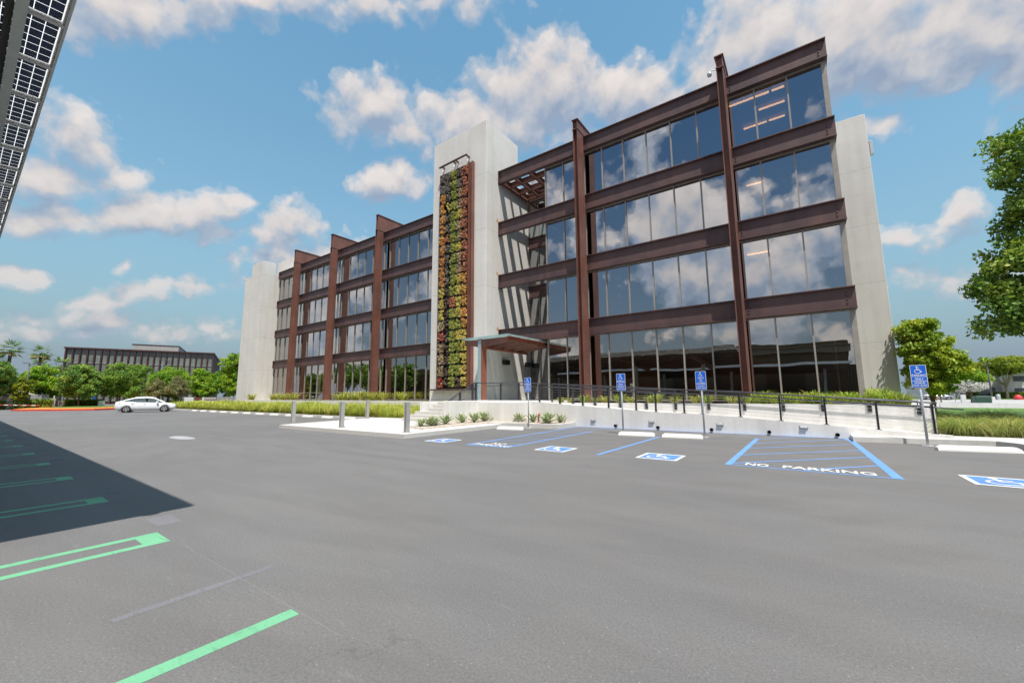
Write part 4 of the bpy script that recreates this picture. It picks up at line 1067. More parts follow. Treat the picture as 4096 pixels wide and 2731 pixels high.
for k in range(1,7):
    z = .13*k
    mb.path([(-14.42,16.43-1.75+z*2.0,1.25),(-14.42,16.43,1.25+.875-z),(-14.42,17.5,1.25+.875-z)],.0045,4,cap=False)
mb.build('cable', M['cable'], sr)
# recessed wall lights and drain pipes in the ramp wall
for i,(u,z) in enumerate(((-8.0,.33),(-5.35,.35),(-2.75,.33),(-.14,.33))):
    t = root('step_light', 'small grey recessed light low in the ramp wall, %s from the left' % ORD[i], 'wall light', (u,17.445,z), 0, 'recessed lights in the ramp wall')
    mb = MB(); mb.box(u-.12,u+.12,17.425,17.445,z-.055,z+.055); mb.build('face_plate', M['galv'], t)
    mb = MB(); mb.hexa([(u-.10,17.38,z-.02),(u+.10,17.38,z-.02),(u+.10,17.425,z-.02),(u-.10,17.425,z-.02),(u-.10,17.41,z+.045),(u+.10,17.41,z+.045),(u+.10,17.425,z+.045),(u-.10,17.425,z+.045)]); mb.build('hood', M['aluminium'], t)
for i,u in enumerate((-6.9,-5.07,-3.04,-1.16,.75)):
    t = root('drain_pipe', 'black drain pipe stub at the foot of the ramp wall, %s from the left' % ORD[i], 'drain pipe', (u,17.4,.12), 0, 'drain pipes in the ramp wall')
    mb = MB(); mb.lathe([(.050,.0),(.050,-.16),(.062,-.16),(.062,-.20),(.052,-.20),(.046,-.19),(.044,-.05),(0,-.05)],14,(u,17.46,.125),0,'y'); mb.build('pipe', M['black'], t)

# ------------------------------------------------------------------ agaves, standpipes
def agave_mesh(seed, n=17, L=.52):
    r = random.Random(seed); vs,fs,ti=[],[],[]
    for i in range(n):
        az = i*2.399+r.uniform(-.2,.2); el = R_(18+62*(i/n)**.8+r.uniform(-6,6)); l = L*r.uniform(.8,1.1)*(1-.25*i/n); w=.062*r.uniform(.85,1.15)
        d = Vector((math.cos(az)*math.cos(el), math.sin(az)*math.cos(el), math.sin(el))); s = Vector((-math.sin(az),math.cos(az),0)); u = s.cross(d)*-1
        if u.z<0: u=-u
        b=len(vs); K=6; t0=r.random()
        for k in range(K+1):
            q=k/K; ww = w*(.75+.9*q-1.65*q**2.6) if q<1 else .001; th=.022*(1-q)
            c = d*l*q + Vector((0,0,.03)) - u*(.05*l*q*q*2.2*r.uniform(.5,1.2)) 
            vs += [c+s*ww+u*th*1.4, c-u*th, c-s*ww+u*th*1.4, c+u*th*.3]
        for k in range(K):
            for j in range(4):
                fs.append((b+4*k+j,b+4*k+(j+1)%4,b+4*(k+1)+(j+1)%4,b+4*(k+1)+j)); ti.append(min(1,max(0,t0*.5+.25+ (.35 if k>4 else 0))))
    me = bpy.data.meshes.new('agave'); me.from_pydata([tuple(v) for v in vs],[],fs); me.update()
    at=me.attributes.new('tint','FLOAT','FACE'); at.data.foreach_set('value',np.array(ti,np.float32))
    for p in me.polygons: p.use_smooth=True
    return me
AG = [agave_mesh(s) for s in (1,2,3)]
AP = [(-13.55,12.05,.8),(-13.35,12.35,.75),(-13.55,12.9,.85),(-13.35,12.45,1.0),(-13.55,13.55,1.1),(-13.6,14.65,1.05),(-13.35,15.3,1.15),(-13.4,16.1,1.25),(-11.6,16.6,1.05),(-10.85,16.75,1.0),(-10.15,16.75,.85),(-9.75,16.35,1.25),(-9.5,17.05,.95)]
for i,(x,y,s) in enumerate(AP):
    lab = 'grey-green agave rosette in the gravel bed, %s from the plaza end' % ORD[i]
    mesh_thing('agave', AG[i%3], F['agave'], lab, 'agave', (x,y,.17), rng.uniform(0,6), s*1.1, 'agaves in the gravel planter')
for i,(x,y,h,l) in enumerate(((-13.35,16.85,.55,'red standpipe with a tilted cap between two agaves, left one of the pair'),(-13.15,16.95,.5,'red standpipe with a tilted cap between two agaves, right one of the pair'),(-10.5,16.7,.42,'short red standpipe beside the agave behind the leftmost sign'))):
    t = root('standpipe', l, 'standpipe', (x,y,.18), 0, 'red standpipes in the gravel planter')
    mb = MB(); mb.lathe([(.055,0),(.055,.04),(.042,.05),(.042,h*.6),(.06,h*.62),(.06,h*.68),(.045,h*.7)],12,(x,y,.18)); mb.build('pipe', M['standpipe'], t)
    mb = MB(); a=Vector((x,y,.18+h*.68)); b=a+Vector((.09,-.03,h*.3)); mb.path([a,a.lerp(b,.5),b],[.045,.05,.058],10); mb.build('cap', M['standpipe'], t)

# ------------------------------------------------------------------ strap-leaf plants in the planters
ST = []
for s in range(4):
    me = blade_mesh('strap_plant', tuft_blades(90,.13,.55,.50,.034,.42,0,1,s)); me.materials.append(F['strap']); ST.append(me)
SG = []
for s in range(3):
    me = blade_mesh('strap_plant', tuft_blades(100,.16,.62,.50,.034,.30,0,1,40+s)); me.materials.append(F['strap_grn']); SG.append(me)
def strap(lst, pos, z, green, label, group, SK=1.):
    for i,(x,y,s) in enumerate(pos):
        me = (SG if green(i) else ST)[i % 3]
        mesh_thing('strap_leaf_plant', me, None, label % ORD[min(i,len(ORD)-1)], 'strap-leaf plant', (x,y,z), rng.uniform(0,6), s*SK, group)
strap(ST, [(-54.0,21.3,1.1),(-48.0,21.2,1.1),(-46.6,21.5,1.15),(-43.8,21.2,1.2),(-35.3,21.3,1.0),(-34.2,21.3,1.15),(-33.2,21.5,1.1),(-31.9,21.3,1.25),(-31.0,21.6,1.05),(-29.3,21.3,1.15),(-28.6,21.2,1.0),(-26.6,21.3,1.05),(-25.9,21.1,.95)], 1.04, lambda i: False, 'yellow striped strap-leaf plant below the left wing windows, %s from the far end', 'strap-leaf plants below the left wing', 1.75)
pp = []
x = -11.0
while x < 3.0:
    big = x > -2.2
    pp.append((x+rng.uniform(-.15,.15), (19.85 if not big else 19.75)+rng.uniform(0,.25), rng.uniform(.72,1.0)*(1.02 if big else .95)))
    if big: pp.append((x+.25+rng.uniform(-.1,.1), 20.5+rng.uniform(0,.3), rng.uniform(.9,1.1)))
    x += rng.uniform(.6,.85) if not big else .52
for k in range(7): pp.append((2.35+.14*k,22.4+1.7*k,1.25))
strap(ST, pp, 1.0, lambda i: (i%3==2) if pp[i][0] < -2.2 else i%4!=0, 'strap-leaf plant in the planter behind the ramp railing, %s from the entrance', 'strap-leaf plants behind the ramp', 1.12)

# ------------------------------------------------------------------ ornamental grasses
bl = []
rr = random.Random(5)
k = 0; x = -18.6
while x > -65:
    for v in (16.55,17.75,18.95):
        h = rr.uniform(1.1,1.6)*(1.0 if v<18.5 else 1.1); n_ = int(280*min(1,24/abs(x))+80)
        bl += tuft_blades(n_,.34,h*.82,.75,.020*max(1,abs(x)/24),.75,rr.uniform(0,.25),rr.uniform(.6,1.),int(1000*rr.random()),x+rr.uniform(-.3,.3),v+rr.uniform(-.25,.25),.13)
    x -= 1.02
me = blade_mesh('ornamental_grass', bl); me.materials.append(F['grass'])
o = bpy.data.objects.new('ornamental_grass', me); COL.objects.link(o); o['kind'] = 'stuff'; o['label'] = 'feathery yellow-green ornamental grass massed below the left wing'
GD = []
for s in range(3):
    me = blade_mesh('grass_tussock', tuft_blades(1500,.36,.98,1.45,.010,1.0,0,1,70+s)); me.materials.append(F['grass_dk']); GD.append(me)
GP = [(4.05,19.35,.82),(5.15,19.6,.86),(6.3,19.3,.9),(4.5,20.9,.9),(5.9,21.1,.95),(7.4,20.6,1.0),(4.1,22.6,.95),(5.6,23.1,1.),(7.3,23.2,1.05),(4.3,24.8,1.0),(6.2,25.4,1.0),(8.4,22.6,1.),(8.2,25.4,1.)]
for i,(x,y,s) in enumerate(GP):
    mesh_thing('grass_tussock', GD[i%3], None, 'dark green arching grass tussock right of the ramp, %s from the wall' % ORD[i], 'grass tussock', (x,y,.12), rng.uniform(0,6), s, 'grass tussocks beside the ramp end')

# ------------------------------------------------------------------ solar carport
sc_ = root('solar_carport', 'solar carport roof of framed glass panels on grey beams overhead at the left', 'solar carport', (-20,-5,0))
UE, VE, ZE, PW, PD, SL = -4.96, .37, 6.15, 1.098, 2.10, .069
def zc(v): return ZE + (v-VE)*SL
def backsheet_mat():
    m, nt, _, L = new_mat('solar_glass_back')
    d = N(nt,'ShaderNodeBsdfDiffuse'); d.inputs[0].default_value = (.62,.64,.66,1)
    t = N(nt,'ShaderNodeBsdfTranslucent'); t.inputs[0].default_value = (.88,.88,.88,1)
    a = N(nt,'ShaderNodeMixShader'); a.inputs[0].default_value = .88; L.new(d.outputs[0],a.inputs[1]); L.new(t.outputs[0],a.inputs[2])
    tp = N(nt,'ShaderNodeBsdfTransparent'); tp.inputs[0].default_value = (.9,.92,.94,1); b = N(nt,'ShaderNodeMixShader'); b.inputs[0].default_value = .0; L.new(a.outputs[0],b.inputs[1]); L.new(tp.outputs[0],b.inputs[2]); a = b
    o = N(nt,'ShaderNodeOutputMaterial'); L.new(a.outputs[0],o.inputs[0]); return m
BS = backsheet_mat()
frm = MB(); w,d = PW/2, PD/2
frm.box(-w,w,-d,-d+.016,-.03,.02); frm.box(-w,w,d-.016,d,-.03,.02); frm.box(-w,-w+.014,-d+.016,d-.016,-.03,.02); frm.box(w-.014,w,-d+.016,d-.016,-.03,.02)
sheet = MB(); sheet.box(-w+.014,w-.014,-d+.016,d-.016,.0,.008)
cells = MB(); nx,ny = 6,18
for i in range(nx):
    for j in range(ny):
        x0=-w+.024+i*(2*w-.048)/nx; y0=-d+.026+j*(2*d-.052)/ny; cx2=(2*w-.048)/nx; cy2=(2*d-.052)/ny
        cells.flat([(x0+.0042,y0+.0034),(x0+.0042,y0+cy2-.0034),(x0+cx2-.0042,y0+cy2-.0034),(x0+cx2-.0042,y0+.0034)],-.004)
ALU = simple('carport_aluminium',(.60,.60,.59),.45,0,.04)
p0 = frm.build('solar_panel', ALU, sc_, True)
s0 = sheet.build('glass', BS, p0, True); c0 = cells.build('cells', M['cell'], p0, True)
tilt = math.atan(SL)
first = True
NU = 36
for r in range(2):
    for k in range(NU):
        if first: p=p0; first=False
        else:
            p = p0.copy(); COL.objects.link(p); p.parent = sc_
            for ch in (s0,c0): q = ch.copy(); COL.objects.link(q); q.parent = p
        v = VE-PD/2-.0-r*(PD+.03); u = UE-PW/2-k*(PW+.004)
        p.location = (u+20, v+5, zc(v)); p.rotation_euler = (tilt,0,0)
mb = MB()
for r in range(2,6):
    v0 = VE-r*(PD+.03); v1 = v0-PD
    mb.hexa([(UE-NU*(PW+.004),v1,zc(v1)),(UE,v1,zc(v1)),(UE,v0,zc(v0)),(UE-NU*(PW+.004),v0,zc(v0)),(UE-NU*(PW+.004),v1,zc(v1)+.03),(UE,v1,zc(v1)+.03),(UE,v0,zc(v0)+.03),(UE-NU*(PW+.004),v0,zc(v0)+.03)])
o = mb.build('rear_panels', M['cell'], sc_); o['kind'] = 'stuff'
mb = MB(); ul = UE-NU*(PW+.004)
mb.box(ul,UE,VE+.002,VE+.03,ZE-.05,ZE+.03); e0, e1 = VE-12.7, VE; mb.hexa([(UE+.002,e0,zc(e0)-.04),(UE+.03,e0,zc(e0)-.04),(UE+.03,e1,ZE-.04),(UE+.002,e1,ZE-.04),(UE+.002,e0,zc(e0)+.03),(UE+.03,e0,zc(e0)+.03),(UE+.03,e1,ZE+.03),(UE+.002,e1,ZE+.03)])
for k in range(NU+1):
    u = UE-k*(PW+.004)+.002; mb.hexa([(u-.028,VE-4.2,zc(VE-4.2)-.06),(u+.028,VE-4.2,zc(VE-4.2)-.06),(u+.028,VE,ZE-.06),(u-.028,VE,ZE-.06),(u-.028,VE-4.2,zc(VE-4.2)-.032),(u+.028,VE-4.2,zc(VE-4.2)-.032),(u+.028,VE,ZE-.032),(u-.028,VE,ZE-.032)])
mb.build('edge_trim', ALU, sc_)
mb = MB(); mb.box(ul,UE,-.02,.075,5.80,6.02); mb.build('purlin', simple('light_grey_steel',(.55,.58,.56),.5,0,.08), sc_)
mb = MB(); mb.box(ul,UE,-.085,-.025,5.86,6.02); DKG = simple('dark_grey_shade_steel',(.085,.078,.068),.5,.2,.1); mb.build('purlin', DKG, sc_)  # shaded side of the light purlin, its shade put into the steel colour
for v in (-2.2,-4.5,-7.,-9.5,-12.):
    mb = MB(); mb.box(ul,UE,v-.06,v+.06,zc(v)-.33,zc(v)-.08); mb.build('purlin', DKG, sc_)
for k in range(5):
    u = -9.5-k*7.6
    mb = MB(); mb.hexa([(u-.15,-12.,4.55),(u+.15,-12.,4.55),(u+.15,-.3,5.35),(u-.15,-.3,5.35),(u-.15,-12.,zc(-12)-.331),(u+.15,-12.,zc(-12)-.331),(u+.15,-.3,zc(-.3)-.331),(u-.15,-.3,zc(-.3)-.331)]); mb.build('girder', DKG, sc_)
    mb = MB(); mb.box(u-.17,u+.17,-6.6,-6.26,0,5.0); mb.cbox(u-.4,u+.4,-6.85,-6.,0,.75,.03); mb.build('post', M['galv'], sc_)
sc2 = root('solar_carport', 'second solar carport in the row behind, seen only reflected in the glass', 'solar carport', (-8,-20,0))
mb = MB(); mb.hexa([(-40,-29,4.4),(4.6,-29,4.4),(4.6,-17,5.1),(-40,-17,5.1),(-40,-29,4.5),(4.6,-29,4.5),(4.6,-17,5.2),(-40,-17,5.2)]); mb.build('panel_roof', simple('carport_roof',(.06,.05,.045),.7), sc2)
mb = MB(); mb.box(-40,4.65,-16.99,-16.9,4.95,5.25); mb.build('fascia', M['sign_white'], sc2)
for u in (2,-8,-18,-28,-38):
    mb = MB(); mb.box(u-.17,u+.17,-23.2,-22.8,0,4.7); mb.build('post', M['galv'], sc2)

# ------------------------------------------------------------------ buildings seen in the glass, behind the camera
lo = root('low_office_building', 'long low brown office building across the lot, seen only reflected in the windows', 'office building', (-50,-36,0))
mb = MB(); mb.box(-113,5.4,-60,-32,0,9.2); mb.build('wall', simple('dark_brown_wall',(.13,.09,.055),.8,0,.15,.4), lo)
mb = MB(); mb.box(-113.2,5.6,-31.99,-31.2,8.5,8.62); mb.box(-113.2,5.6,-31.99,-31.6,7.6,8.49); mb.build('roof_edge', simple('tan_fascia',(.26,.22,.17),.7,0,.1), lo)
for u in range(-110,4,7):
    mb = MB(); mb.box(u,u+4.6,-31.995,-31.9,.5,5.6); mb.build('window', simple('brown_glass',(.05,.032,.016),.5,0,.2), lo)
def dtree(nm, loc, h, r, kind, label, group=None, n=5000, leaf=.3, th=None, tr=.16, bark='bark', lob=5, cl=120, cs=None, squash=.8, cat='tree', trunks=None, low=.28):
    th = th or h*.3; cz = (h + h*low)/2; rz = (h-h*low)/2
    L = [(0,0,cz,r*.72,r*.72,rz*.86)]
    for i in range(lob):
        a = 2*math.pi*i/lob + rng.uniform(-.4,.4); q = r*rng.uniform(.42,.62); zz = cz + rz*rng.uniform(-.55,.55)
        L.append((q*math.cos(a), q*math.sin(a), zz, r*rng.uniform(.38,.52), r*rng.uniform(.38,.52), rz*rng.uniform(.36,.52)))
    L.append((rng.uniform(-.2,.2)*r, rng.uniform(-.2,.2)*r, h-rz*.45, r*.42, r*.42, rz*.45))
    return tree(nm, loc, L, kind, n, cl, cs or r*.24, leaf, th, tr, label, group, bark, .75, trunks, .35, cat)
for i,(u,v,h,r) in enumerate(((-100,-24,11,4.5),(-108,-26,12,5),(-117,-25,11,4.5),(-92,-27,10.5,4))):
    dtree('broadleaf_tree',(u,v,0),h,r,'mid','broadleaf tree behind the camera at the far left, seen only in the window reflections','trees behind the camera',2500,.4,cl=70)

# ------------------------------------------------------------------ left background
far = root('glass_office_building', 'distant three storey office building with maroon fins and long glass front', 'office building', (-127,26,0))
A_, B_ = Vector((-129.3,13.8,0)), Vector((-120.2,37.9,0)); Hh = 12.44
dv = (B_-A_).normalized(); nv_ = Vector((dv.y,-dv.x,0)); Ln = (B_-A_).length
def fb(mb, s0,s1,d0,d1,z0,z1):
    """box along the far facade: s along it, d in front of it"""
    p = lambda s,d,z: tuple(A_+dv*s+nv_*d+Vector((0,0,z)))
    mb.hexa([p(s0,d0,z0),p(s0,d1,z0),p(s1,d1,z0),p(s1,d0,z0),p(s0,d0,z1),p(s0,d1,z1),p(s1,d1,z1),p(s1,d0,z1)])
mb = MB(); fb(mb,0,Ln,-32,-.4,0,Hh-.3); mb.build('body', M['bld_brown'], far)
mb = MB(); fb(mb,-.3,Ln+.3,-32.2,.25,Hh-.29,Hh); mb.build('roof_edge', M['bld_brown'], far)
for (z0,z1) in ((.6,4.4),(4.8,8.9),(9.1,12.4)):
    mb = MB()
    for k in range(23): fb(mb, k*Ln/23+.14,(k+1)*Ln/23-.14,-.39,-.30,z0,z1)
    mb.build('window', simple('far_tinted_glass',(.175,.19,.168),.2,0,.4,.35,0,.4), far)
mb = MB(); fb(mb,.0,Ln,-.29,-.2,9.0,9.12); fb(mb,.0,Ln,-.29,-.2,4.6,4.75); mb.build('transom', M['grey_wall'], far)
for k in range(40):
    mb = MB(); fb(mb,Ln+.001,Ln+.09,-31.5+.8*k,-31.1+.8*k,0,Hh-.3); mb.build('corrugation', M['bld_brown'], far)
for k in range(24):
    s = k*Ln/23; mb = MB(); fb(mb, s-.11,s+.11,-.28,.15,0,Hh-.3); mb.build('fin', M['bld_brown'], far)
mb = MB(); fb(mb,10.0,18.6,-17,-3,Hh,Hh+1.5); mb.build('penthouse', M['grey_wall'], far)
mb = MB(); fb(mb,9.9,18.7,-17.1,-2.9,Hh+1.5,Hh+1.62); mb.build('penthouse_trim', M['bld_brown'], far)
# trees in front of it
TL = [('dtree', (-84.9,3.0,0), 6.6, 2.5,'deep','dense green tree at the left edge of the photo'),
      (0,(-84,5.6,0), 4.2,1.25,'ylw','small yellow-green tree left of the tall lamp post'),
      (0,(-90,7.8,0), 6.3,2.6,'lime','olive-yellow broad tree right of the tall lamp post'),
      (0,(-84.2,10.9,0), 6.3,2.6,'deep','dark green layered tree on the orange mulch island'),
      (0,(-84.5,15.2,0), 6.7,3.1,'mid','large bushy tree behind the white car boot'),
      (0,(-88,21.8,0), 6.7,3.2,'lime','bright yellow-green tree behind the small olive trees'),
      (0,(-85.5,26.2,0), 6.3,2.7,'lime','lime tree right of the olive trees below the maroon wall'),
      (0,(-79.5,28.6,0), 9.1,2.6,'lime','taller light green tree beside the left concrete block'),
      (0,(-87,30.5,0), 7.2,2.6,'mid','green tree tucked behind the tall light green tree')]
for i,(_,loc,h,r,kd,lab) in enumerate(TL):
    tr = [(0,0,0,0)] 
    dtree('broadleaf_tree',loc,h,r,kd,lab,'trees in front of the distant office',30000 if h>5 else 11000,.125,th=h*.26,tr=.13,lob=9,cl=330 if h>5 else 120,cs=r*.155,low=.16)
dtree('olive_tree',(-81.6,21.2,0),4.6,1.75,'olive','grey-green olive tree with pale leaning trunk beside the car bonnet','olive trees by the car',8000,.11,th=1.5,tr=.10,lob=6,cl=170,cs=.40,bark='bark_pale',low=.26,trunks=[(.3,.4,.15,.1)])
dtree('olive_tree',(-83.2,19.2,0),4.3,1.5,'olive','grey-green olive tree with pale trunk, further left above the car roof','olive trees by the car',6000,.11,th=1.5,tr=.09,lob=6,cl=140,cs=.36,bark='bark_pale',low=.27)
def palm(loc, h, label, s=1.):
    s *= 1.12
    t = root('fan_palm', label, 'palm tree', loc, rng.uniform(0,6), 'fan palms on the left')
    mb = MB(); mb.path([(0,0,-.1),(.05,0,h*.3),(.12,.05,h*.7),(.15,.05,h)],[.24*s,.17*s,.15*s,.17*s],9); mb.build('trunk', M['bark'], t, True)
    vs,fs,ti=[],[],[]
    c = Vector((.15,.05,h))
    for i in range(34):
        az=i*2.4; el=R_(rng.uniform(-38,75)); l=rng.uniform(.7,1.05)*s
        d=Vector((math.cos(az)*math.cos(el),math.sin(az)*math.cos(el),math.sin(el))); b_=c+d*l*.75
        side=Vector((-math.sin(az),math.cos(az),0)); tt=rng.random()
        for k in range(11):
            a=R_(-75+15*k); q=(d*math.cos(a)+side*math.sin(a)); q.z-=.35; q.normalize()
            ln=.85*s*(1-.25*abs(math.sin(a))); p=Vector((-q.y,q.x,0)); p = p.normalized()*.055*s if p.length>.01 else Vector((.05,0,0))
            b=len(vs); vs+=[tuple(b_),tuple(b_+q*ln*.55+p),tuple(b_+q*ln),tuple(b_+q*ln*.55-p)]; fs.append((b,b+1,b+2,b+3)); ti.append(tt*.7 if el>-.2 else .95)
    me=bpy.data.meshes.new('crown'); me.from_pydata(vs,[],fs); me.update(); at=me.attributes.new('tint','FLOAT','FACE'); at.data.foreach_set('value',np.array(ti,np.float32))
    add_mesh_child('crown', me, F['palm'], t); return t
palm((-103,4.95,0),9.2,'tall fan palm at the far left, taller of the two against the sky',1.15)
palm((-103,8.15,0),8.8,'fan palm against the sky left of the distant office building',1.1)
palm((-103,10.9,0),6.9,'fan palm half hidden by the corner of the distant office building',1.15)
palm((-103,3.6,0),7.2,'shorter fan palm at the left photo edge below the tallest palm',1.05)
palm((-106,8.6,0),6.9,'low fan palm crown just above the olive-yellow tree',1.0)
palm((-150,49.,0),12.2,'distant fan palm crown behind the maroon end wall',1.1)
LG = simple('lamp_grey',(.095,.10,.11),.6,.0,.1)
def lamp(loc, h, label, rz=0, arm=.6, thick_=.07):
    t = root('street_lamp', label, 'street lamp', loc, rz, 'lamp posts')
    mb = MB(); mb.cbox(-.28,.28,-.28,.28,0,.6,.04); mb.build('base', M['kerb'], t, True)
    mb = MB(); mb.path([(0,0,.6),(0,0,h)],[thick_*1.2,thick_*.8],8); mb.build('pole', LG, t, True)
    mb = MB(); mb.box(-.0,arm,-.03,.03,h-.05,h); mb.cbox(arm*.5,arm+.55,-.17,.17,h-.0,h+.09,.02); mb.cbox(-arm-.1,-.05,-.15,.15,h-.0,h+.09,.02); mb.build('lamp_head', LG, t, True)
lamp((-84.8,5.95,0),6.1,'tall grey lamp post with a flat double head among the left trees',R_(95),.5,.10)
lamp((-92,21.6,0),8.0,'grey lamp post rising in front of the distant glass front',R_(80),.55,.14)
def hedge(u0,u1,v0,v1,h,label,loc,n,leaf=.09,kind='hedge',rz=0.):
    t = root('hedge', label, 'hedge', loc, rz)
    m_ = int(n)
    x = nrng.uniform(u0,u1,m_); y = nrng.uniform(v0,v1,m_); z = nrng.uniform(.05,h,m_)
    f = nrng.integers(0,5,m_); 
    x = np.where(f==0,u0,np.where(f==1,u1,x)); y = np.where(f==2,v0,np.where(f==3,v1,y)); z = np.where(f==4,h,z)
    pts = np.stack([x,y,z],1)+nrng.normal(size=(m_,3))*.06
    nr = np.stack([(f==1)*1.-(f==0),(f==3)*1.-(f==2),(f==4)*1.+.3],1).astype(float); nr/=np.linalg.norm(nr,axis=1)[:,None]
    W[t.name]=tuple(loc)
    add_mesh_child('foliage', leaf_mesh('foliage', pts, nr, leaf, nrng.random(m_), 1.4, .65), F[kind], t)
    mb = MB(); mb.box(u0+.12,u1-.12,v0+.12,v1-.12,0,h-.12); mb.build('twigs', M['bark'], t, True)
hedge(-.6,.6,-1.55,1.55,1.2,'clipped green hedge in front of the grey enclosure at far left',(-84.2,6.75,0),5200,.13)
hedge(-.6,.6,-1.95,1.95,1.1,'clipped hedge behind the mulch island left of the white car',(-87.0,11.8,0),5200,.13)
hedge(-.5,.5,-.9,.9,1.0,'low rounded hedge left of the enclosure at the photo edge',(-85,4.0,0),1800,.13)
hedge(-.5,.5,-.8,.8,.9,'short hedge behind the olive trunk and the white cabinet',(-86,22.6,0),2000,.13)
# enclosure, cabinets, gate, fence
t = root('trash_enclosure','pale enclosure with a peaked roof, slatted gates and a grey wall at far left','enclosure',(-88,6,0))
mb = MB(); mb.box(-88.3,-88.0,6.7,8.4,0,2.0); mb.build('wall', M['grey_wall'], t)
mb = MB(); mb.box(-88.5,-88.3,4.4,6.69,0,1.75); 
mb.build('gate', M['beige_wall'], t)
mb = MB(); mb.box(-88.6,-88.0,4.3,6.7,1.76,1.98); mb.build('fascia', M['bld_brown'], t)
mb = MB(); mb.add([(-88.2,4.6,2.0),(-88.2,7.2,2.0),(-92,7.2,2.0),(-92,4.6,2.0),(-90,5.9,3.0)],[(0,1,4),(1,2,4),(2,3,4),(3,0,4),(3,2,1,0)]); mb.build('roof', M['beige_wall'], t)
t = root('utility_cabinet','beige rounded utility cabinet by the hedge at the far left','cabinet',(-84.9,4.8,0)); mb = MB(); mb.cbox(-85.3,-84.5,4.45,5.2,0,1.55,.06); mb.build('body', M['beige_wall'], t); mb=MB(); mb.box(-84.495,-84.47,5.0,5.18,.05,1.4); mb.build('door', M['dark_int'], t)
t = root('gate','pale slatted metal gate between the two hedges','gate',(-86.5,8.9,0))
mb=MB(); [mb.box(-86.55,-86.45,v-.06,v+.06,0,h) for v,h in ((8.75,1.8),(9.25,1.1),(9.8,1.1))]; mb.build('post', M['white_wall'], t)
mb=MB(); [mb.box(-86.52,-86.48,9.31+.09*k,9.35+.09*k,.1,1.05) for k in range(5)]; mb.build('slats', M['beige_wall'], t)
mb=MB(); mb.box(-86.7,-86.3,8.3,8.68,0,1.45); mb.build('panel', M['grey_wall'], t)
t = root('gate_house_roof','pale gabled shelter roof behind the slatted gate','shelter',(-92,9.3,0))
mb=MB(); mb.ext([(-92,8.0,2.0),(-92,10.4,2.0),(-92,9.7,3.0),(-92,8.6,3.0)],(2.5,0,0)); mb.build('roof', M['beige_wall'], t)
mb=MB(); [mb.box(-91+.0*k,-90.9,8.2+1.9*k,8.3+1.9*k,0,1.999) for k in range(2)]; mb.build('post', M['white_wall'], t)
mb = MB()
t = root('barrier_arm','red and white striped barrier arm across the entry at far left','barrier',(-80.5,5.4,0))
p0_, p1_ = Vector((-80.5,2.6,.72)), Vector((-78.9,6.9,.52))
for k in range(12):
    a,b = p0_.lerp(p1_,k/12), p0_.lerp(p1_,(k+1)/12)
    mb = MB(); mb.tube(a,b,.05,n=6); mb.build('stripe', M['red_kerb'] if k%2 else M['sign_white'], t)
mb = MB(); mb.box(-80.7,-80.3,2.3,2.65,0,1.1); mb.build('post', M['white_wall'], t)
solo('utility_cabinet', MB().cbox(-84.4,-83.7,12.85,13.55,0,1.05,.04), M['white_wall'], 'white utility cabinet in front of the hedge left of the car','cabinet',(-84,13.2,0))
solo('utility_cabinet', MB().cbox(-70.2,-69.4,19.2,20.05,0,1.42,.03), M['white_wall'], 'white metal cabinet at the left end of the feathery grasses','cabinet',(-69.8,19.6,0))
t = root('service_gate','dark red double gate beside the white cabinet','gate',(-74,21.9,0))
for k in range(2):
    mb = MB(); mb.box(-74.05,-73.95,21.5+.45*k,21.92+.45*k,.1,1.42); mb.build('leaf', simple('red_brown_gate',(.16,.045,.035),.6,0,.2,3), t)
mb = MB(); mb.box(-74.1,-73.9,22.45,22.65,0,1.45); mb.build('post', M['white_wall'], t)
solo('screen_wall', MB().box(-74.2,-73.9,22.7,24.2,0,1.1).box(-74.25,-73.85,22.7,24.2,1.105,1.42), M['beige_wall'], 'low pale screen wall between the red gate and the slatted fence','wall',(-74,23.4,0))
t = root('slatted_fence','pale grey horizontal slatted fence left of the concrete block','fence',(-70,24,0))
for k in range(4):
    mb = MB(); mb.box(-73.6+4.2*k,-73.45+4.2*k,24.3-.45*k,24.45-.45*k,0,1.5); mb.build('post', M['grey_wall'], t)
for j in range(6):
    mb = MB(); mb.hexa([(-73.5,24.25,.12+.23*j),(-61,22.9,.12+.23*j),(-61,22.95,.12+.23*j),(-73.5,24.3,.12+.23*j),(-73.5,24.25,.30+.23*j),(-61,22.9,.30+.23*j),(-61,22.95,.30+.23*j),(-73.5,24.3,.30+.23*j)]); mb.build('slat', M['grey_wall'], t)
for i,(u,v) in enumerate(((-88.5,13.0),(-88.5,17.8))):
    t = root('accessible_sign','small blue sign on a post behind the white car, %s one' % ('left' if i==0 else 'right'),'parking sign',(u,v,0),0,'small distant blue signs')
    mb = MB(); mb.tube((u,v,0),(u,v,1.3),.03,n=6); mb.build('post', M['galv'], t); mb=MB(); mb.box(u+.04,u+.07,v-.17,v+.17,1.2,1.6); mb.build('plate', M['sign_blue'], t)

